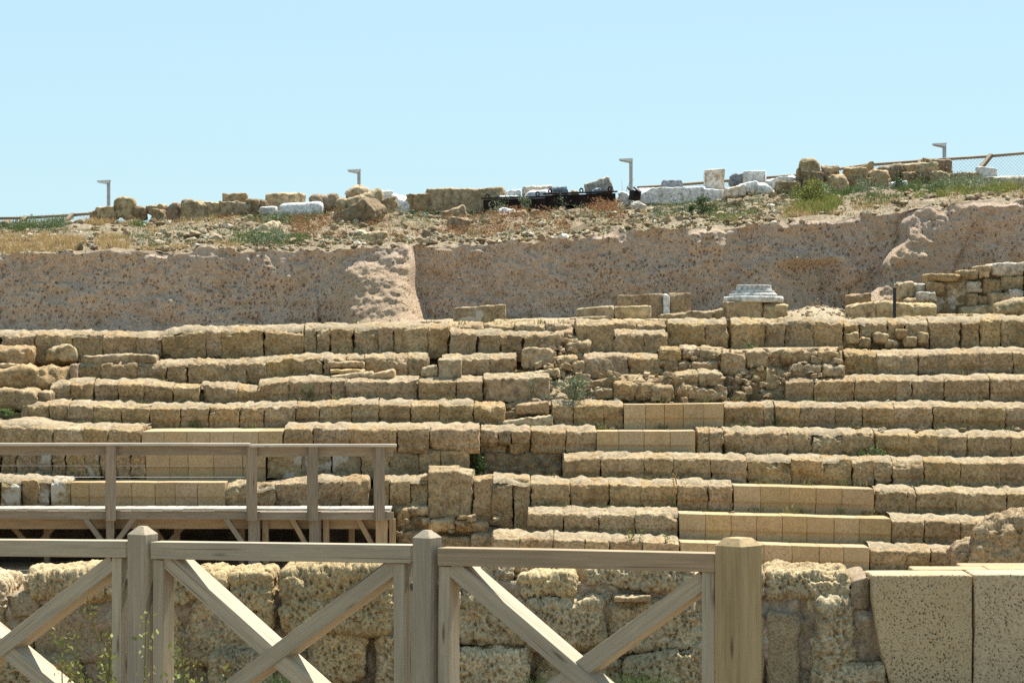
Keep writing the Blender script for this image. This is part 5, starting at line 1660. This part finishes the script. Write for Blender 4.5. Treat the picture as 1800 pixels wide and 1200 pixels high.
stuff_blades('dry_grass', 'dry straw coloured grass covering the left part of the slope',
             [(-250, 235, .05, .5, 1620, 12, .16, .07, .012), (150, 245, .82, .97, 288, 12, .16, .06, .012), (230, 420, .02, .25, 288, 9, .10, .06, .012), (1380, 1480, .05, .4, 288, 10, .13, .06, .012), (560, 1000, .05, .9, 468, 8, .10, .05, .010), (1000, 1400, .05, .9, 468, 8, .10, .05, .010),
              (1480, 2000, .05, .5, 360, 9, .12, .06, .011), (255, 420, .5, .9, 216, 9, .12, .05, .011), (-200, 160, .5, .8, 216, 10, .14, .06, .011)], M['dry'], 71, 'grass')
stuff_blades('green_grass', 'green grass growing in patches along the ridge and slope',
             [(-250, 110, .78, 1.0, 468, 14, .20, .06, .012), (395, 540, .12, .45, 234, 10, .16, .06, .012), (200, 330, .15, .4, 108, 10, .12, .06, .012), (430, 580, .72, .95, 126, 12, .18, .06, .012), (1390, 1740, .74, .92, 432, 12, .20, .06, .012),
              (1490, 1660, .3, .6, 108, 10, .16, .05, .012), (230, 300, .8, .95, 72, 10, .18, .05, .012), (1160, 1330, .3, .75, 90, 10, .16, .06, .012)], M['leaf'], 75, 'grass')
stuff_blades('tall_grass', 'yellow green grass, thickest at the right end of the slope',
             [(1665, 2400, .35, .85, 756, 16, .24, .07, .013), (1375, 1475, .12, .6, 234, 16, .22, .07, .013), (1240, 1320, .2, .4, 36, 12, .15, .06, .012), (1600, 1700, .25, .5, 108, 12, .2, .06, .012), (240, 1380, .04, .97, 420, 9, .11, .06, .011)], M['leaf_yel'], 77, 'grass')
stuff_leaves('red_weeds', 'low rust coloured dried weeds on the middle of the slope',
             [(500, 600, .35, .85, 162, 26, .12, .07, .04), (780, 1100, .18, .82, 400, 26, .12, .08, .04), (640, 780, .3, .95, 108, 22, .08, .07, .035), (1040, 1086, .7, .9, 108, 26, .16, .07, .04), (380, 520, .6, .9, 54, 22, .10, .07, .035), (1330, 1500, .1, .35, 72, 20, .08, .07, .035)], M['red'], 81)
stuff_leaves('green_weeds', 'low green weeds scattered over the slope',
             [(230, 620, .1, .9, 300, 22, .12, .07, .045), (620, 1380, .05, .95, 420, 20, .12, .07, .045), (1400, 1760, .55, .93, 288, 26, .20, .08, .05), (1080, 1230, .3, .7, 90, 24, .16, .08, .05), (395, 500, .1, .4, 108, 24, .18, .07, .05), (860, 1000, .75, .9, 72, 24, .22, .06, .05), (-200, 120, .7, .98, 144, 22, .14, .07, .05)], M['leaf_grey'], 85)
stuff_leaves('ground_weeds', 'thin mixed dry and green ground cover over the whole slope',
             [(-740, 2600, .03, .97, 3900, 9, .05, .07, .035)], M['mixed'], 88)

# small weeds rooted in the joints and on the treads of the tiers
rs = np.random.default_rng(33)
parts = []
for r_, x0, x1, nn in (('B', 150, 600, 8), ('C', 100, 960, 14), ('D', 60, 880, 14), ('E', 0, 840, 8), ('D', 980, 1900, 16), ('E', 1000, 1900, 18), ('F', 1000, 1900, 18), ('G', 940, 1900, 18), ('H', 940, 1700, 14), ('A', 20, 1900, 40), ('C', 1390, 1900, 8)):
    for q in range(nn):
        x_ = rs.uniform(x0, x1)
        yy = ROWY[r_] + rs.uniform(.35, .66)
        c = np.array(((x_ - CX) / F * yy, yy, zpx(top_px(r_, x_), ROWY[r_]) + .04))
        n_ = int(rs.integers(8, 26)); hh = rs.uniform(.05, .16)
        parts.append(blades(np.repeat(c[None], n_, 0) + rs.normal(0, .035, (n_, 3)) * np.array((1.6, 1, 0)), rs.uniform(.4, 1, n_) * hh, np.full(n_, .012), 1.0, int(rs.integers(1, 9999))))
v, f = join(parts)
tag(obj('tread_weeds', mk(v, f, False), M['mixed']), 'small dry and green weeds rooted in the joints of the tiers', 'plants', None, 'stuff')

# loose stones of the slope
_ICO_V = None
def ico():
    g = (1 + 5 ** .5) / 2
    V = np.array([(-1, g, 0), (1, g, 0), (-1, -g, 0), (1, -g, 0), (0, -1, g), (0, 1, g), (0, -1, -g), (0, 1, -g), (g, 0, -1), (g, 0, 1), (-g, 0, -1), (-g, 0, 1)], float)
    V /= np.linalg.norm(V[0])
    Ft = np.array([(0, 11, 5), (0, 5, 1), (0, 1, 7), (0, 7, 10), (0, 10, 11), (1, 5, 9), (5, 11, 4), (11, 10, 2), (10, 7, 6), (7, 1, 8), (3, 9, 4), (3, 4, 2), (3, 2, 6), (3, 6, 8), (3, 8, 9), (4, 9, 5), (2, 4, 11), (6, 2, 10), (8, 6, 7), (9, 8, 1)])
    return V, Ft


def pebbles(c, s, seed, name, label, mat):
    rs = np.random.default_rng(seed)
    v, f = ico()
    n = len(c)
    q = v[None] * (1 + rs.normal(0, .16, (n, 12, 1)))
    ax = rs.uniform(.6, 1.25, (n, 1, 3)) * np.array((1.25, 1.1, .8))
    q = q * ax
    a = rs.uniform(0, 6.28, n)
    ca, sa = np.cos(a)[:, None], np.sin(a)[:, None]
    q = np.stack([q[..., 0] * ca - q[..., 1] * sa, q[..., 0] * sa + q[..., 1] * ca, q[..., 2]], -1)
    V = (q * s[:, None, None] + c[:, None]).reshape(-1, 3)
    Fq = (f[None] + np.arange(n)[:, None, None] * 12).reshape(-1, 3)
    return tag(obj(name, mk(V, Fq, False), mat), label, 'gravel', None, 'stuff')


rs = np.random.default_rng(9)
N = 16500
px = rs.uniform(-740, 2600, N)
t = rs.uniform(.0, .99, N)
dens = np.interp(px, (-260, 0, 230, 260, 600, 1350, 1420, 1700, 2060), (.35, .35, .3, .9, 1, 1, .55, .35, .3)) * (.55 + .6 * (vn(np.stack([px / 60, t * 3, 0 * t], 1), 1, 3)))
keep = rs.uniform(0, 1, N) < dens + .1
px, t = px[keep], t[keep]
s = .012 + .075 * rs.uniform(0, 1, len(px)) ** 3.0 + .08 * (rs.uniform(0, 1, len(px)) > .985)
pebbles(on_slope(px, t) + np.array((0, 0, .3)) * s[:, None], s, 4, 'gravel', 'loose stones and pebbles strewn over the slope', M['pebble'])
px = rs.uniform(1380, 1500, 260); ty = rs.uniform(.05, .75, 260)
Y = 43.6 + 6.8 * ty
zz = zpx(top_px('A', px), 43.1) + (zpx(np.interp(px, CB[:, 0], CB[:, 1]), 49.4) - zpx(top_px('A', px), 43.1)) * sstep(ty, 0, .9) + .22 * np.exp(-((px - 1440) / 60) ** 2 - ((ty - .35) / .22) ** 2)
pebbles(np.stack([(px - CX) / F * Y, Y, zz], 1), .012 + .03 * rs.uniform(0, 1, 260) ** 2, 6, 'terrace_gravel', 'loose gravel on the terrace heap right of the column base', M['pebble'])


def bush(label, c, wx, hz, n, leaf, mat, seed, stems=8, name='bush', cat='bush', dense=.5, up=.2, wy=None):
    """leafy plant: a few bent stems and leaves gathered in clumps; c is the foot"""
    rs = np.random.default_rng(seed)
    c = np.array(c)
    wy = wy or wx * .7
    e = empty(name, Vector(c), label, cat)
    ncl = max(4, int(n / 30))
    cl = np.stack([rs.normal(0, .38, ncl) * wx / 2, rs.normal(0, .38, ncl) * wy / 2, rs.uniform(.15, 1, ncl) * hz], 1)
    cl[:, 2] *= 1 - .45 * np.clip(np.abs(cl[:, 0]) / (wx / 2), 0, 1) ** 1.5
    i = rs.integers(0, ncl, n)
    L = cl[i] + rs.normal(0, 1, (n, 3)) * np.array((wx, wy, hz)) * .11
    L[:, 2] = np.maximum(L[:, 2], .01)
    v, f = leaves(L + c, rs.uniform(.6, 1.3, n) * leaf, seed, up)
    obj('foliage', mk(v - c, f, False), mat, Matrix.Translation(c), e)
    parts = []
    for j in range(stems):
        q = cl[j % ncl]
        m = np.array((q[0] * .4, q[1] * .4, q[2] * .5))
        parts.append(tube((0, 0, -.03), m, .007, 5, .005, False)); parts.append(tube(m, q, .005, 5, .002, False))
    v, f = join(parts)
    obj('stem', mk(v, f), M['leaf_grey'], Matrix.Translation(c), e)
    return e


def sprig(label, c, h, n, leaf, mat, seed, lean=.15, name='weed', cat='weed', nst=3):
    """upright weed: slim stems with leaves along them"""
    rs = np.random.default_rng(seed)
    c = np.array(c, float)
    e = empty(name, Vector(c), label, cat)
    parts, L = [], []
    for j in range(nst):
        tip = np.array((rs.normal(0, lean), rs.normal(0, lean * .6), rs.uniform(.6, 1))) * h
        mid_ = tip * .5 + np.array((rs.normal(0, .04), 0, .05)) * h
        parts.append(tube((0, 0, -.05), mid_, .006, 5, .004, False)); parts.append(tube(mid_, tip, .004, 5, .0015, False))
        s_ = rs.uniform(.15, 1.0, n // nst)[:, None]
        L.append(np.where(s_ < .5, mid_ * s_ * 2, mid_ + (tip - mid_) * (s_ - .5) * 2) + rs.normal(0, .018, (n // nst, 3)))
    L = np.concatenate(L)
    v, f = leaves(L + c, rs.uniform(.6, 1.3, len(L)) * leaf, seed + 1, .35)
    obj('foliage', mk(v - c, f, False), mat, Matrix.Translation(c), e)
    v, f = join(parts)
    obj('stem', mk(v, f), mat, Matrix.Translation(c), e)
    return e


bush('spreading grey green bush growing in the rubble gap beside the big squared block', P(1008, 702, 41.35), .72, .34, 900, .045, M['leaf_grey'], 1)
bush('dark green shrub in the shadowed corner under the fifth tier', P(836, 846, 40.0), .36, .46, 700, .05, M['leaf_dark'], 2)
bush('small bright green plant at the foot of the right fifth tier', P(1538, 807, 40.1), .42, .17, 260, .05, M['leaf'], 3)
bush('tiny green sprout left of the small bright green plant', P(1514, 808, 40.1), .10, .14, 60, .04, M['leaf'], 4)
bush('round green weed on the second tier under the topmost right tier', P(1322, 616, 42.5), .30, .10, 140, .04, M['leaf'], 5)
bush('green weed growing from the long tier block near its left half', P(540, 700, 41.6), .18, .24, 160, .03, M['leaf'], 6)
bush('small green plants on the ledge at the left edge', P(16, 735, 41.0), .42, .13, 220, .05, M['leaf'], 7)
bush('bush of yellow green stalks standing at the middle of the right slope', on_slope(np.array([1428.]), np.array([.42]))[0], .75, .52, 1300, .06, M['leaf_yel'], 8, up=.6)
bush('dark green bush on the slope left of the brownish boulder', on_slope(np.array([1236.]), np.array([.42]))[0], .42, .38, 600, .05, M['leaf_dark'], 9, up=.5)
bush('dark green weed left of the dark green bush on the slope', on_slope(np.array([1217.]), np.array([.3]))[0], .22, .22, 200, .045, M['leaf_dark'], 10, up=.5)
bush('green bush in front of the pale triangular boulder', on_slope(np.array([455.]), np.array([.22]))[0], .8, .26, 800, .05, M['leaf'], 11, up=.5)
bush('tall green weed in front of the iron troughs', on_slope(np.array([922.]), np.array([.83]))[0], .25, .36, 260, .05, M['leaf_grey'], 12, up=.5)
bush('dark green bush at the foot of the right pile of squared blocks', on_slope(np.array([1576.]), np.array([.84]))[0], .42, .28, 420, .05, M['leaf_dark'], 13, up=.5)
bush('green bush beneath the leaning stack of boulders', on_slope(np.array([1452.]), np.array([.8]))[0], .45, .30, 420, .05, M['leaf'], 14, up=.5)
bush('green bush on the slope left of the tall yellow green grass', on_slope(np.array([1648.]), np.array([.6]))[0], .5, .25, 420, .05, M['leaf'], 15, up=.5)
bush('pale green weed showing above the longest block against the sky', on_slope(np.array([754.]), np.array([.99]))[0], .32, .50, 130, .05, M['leaf_grey'], 16, up=.5)
bush('green weed behind the left ridge row against the sky', on_slope(np.array([276.]), np.array([.99]))[0], .25, .34, 130, .05, M['leaf_grey'], 17, up=.5)
sprig('thin weed stem on the lowest tier left of the fence gate post, shorter one', P(971, 962, 37.6), .26, 30, .03, M['leaf'], 21)
sprig('taller leafy weed growing on the lowest tier between two thinner weeds', P(1113, 968, 37.6), .44, 110, .04, M['leaf_yel'], 22)
sprig('leaning leafy weed on the lowest tier near the smooth blocks', P(1172, 972, 37.6), .30, 80, .04, M['leaf'], 23, lean=.5)
sprig('dry weed standing against the sixth tier', P(1184, 866, 38.85), .34, 50, .03, M['dry'], 24, lean=.1)
sprig('slim green weed hanging at the end block of the third tier', P(936, 706, 41.62), .42, 90, .03, M['leaf'], 25, lean=.06)
sprig('green weed in the joint between sixth tier blocks right of the dry weed', P(1186, 900, 38.85), .32, 60, .03, M['leaf'], 26, lean=.12)
sprig('mossy weed on the fourth tier just right of the smooth blocks', P(1307, 752, 40.9), .16, 60, .03, M['leaf_dark'], 27, lean=.3)
sprig('second mossy weed on the fourth tier, a little further right', P(1362, 752, 40.9), .22, 70, .03, M['leaf_dark'], 28, lean=.3)
sprig('low weed on the terrace gravel heap below the cut', P(1432, 556, 46.2), .34, 40, .03, M['dry'], 29)
sprig('tall thin dry stalks against the sky right of the third lamp', on_slope(np.array([1096.]), np.array([.99]))[0], .80, 18, .03, M['dry'], 30, lean=.12)
# foreground
def fg(px, Y): return P(px, 600 + (H - 1.30) / Y * F, Y)
sprig('leafy yellow green weed with tall stems in front of the leftmost fence post', fg(232, 9.6), 1.10, 560, .025, M['leaf_yel'], 40, lean=.12, nst=6)
sprig('tall flowering weed in front of the left fence panel', fg(132, 9.5), 1.14, 400, .025, M['leaf_yel'], 41, lean=.10, nst=5)
sprig('shorter yellow green weed right of the leftmost fence post', fg(305, 9.6), 0.98, 460, .025, M['leaf_yel'], 42, lean=.12, nst=5)
sprig('small yellow green weed between the two tall weeds', fg(178, 9.6), 0.96, 460, .025, M['leaf_yel'], 43, lean=.14, nst=5)
for lab, x_, y_, sd, wd_ in (('tuft of bright green grass at the foot of the wall, right of centre', 1122, 1215, 50, .30), ('tuft of bright green grass seen through the crossing of the middle panel', 498, 1215, 51, .14), ('small tuft of bright green grass right of the middle post', 948, 1218, 52, .07)):
    rs = np.random.default_rng(sd)
    c = np.array(P(x_, y_ + 20, 14.2))
    n_ = int(900 * wd_)
    v, f = blades(c + rs.normal(0, 1, (n_, 3)) * np.array((wd_ * .33, .06, 0)), rs.uniform(.08, .19, n_), np.full(n_, .006), .8, sd)
    o = tag(obj('grass_tuft', mk(v - c, f, False), M['leaf'], Matrix.Translation(c)), lab, 'grass tuft')
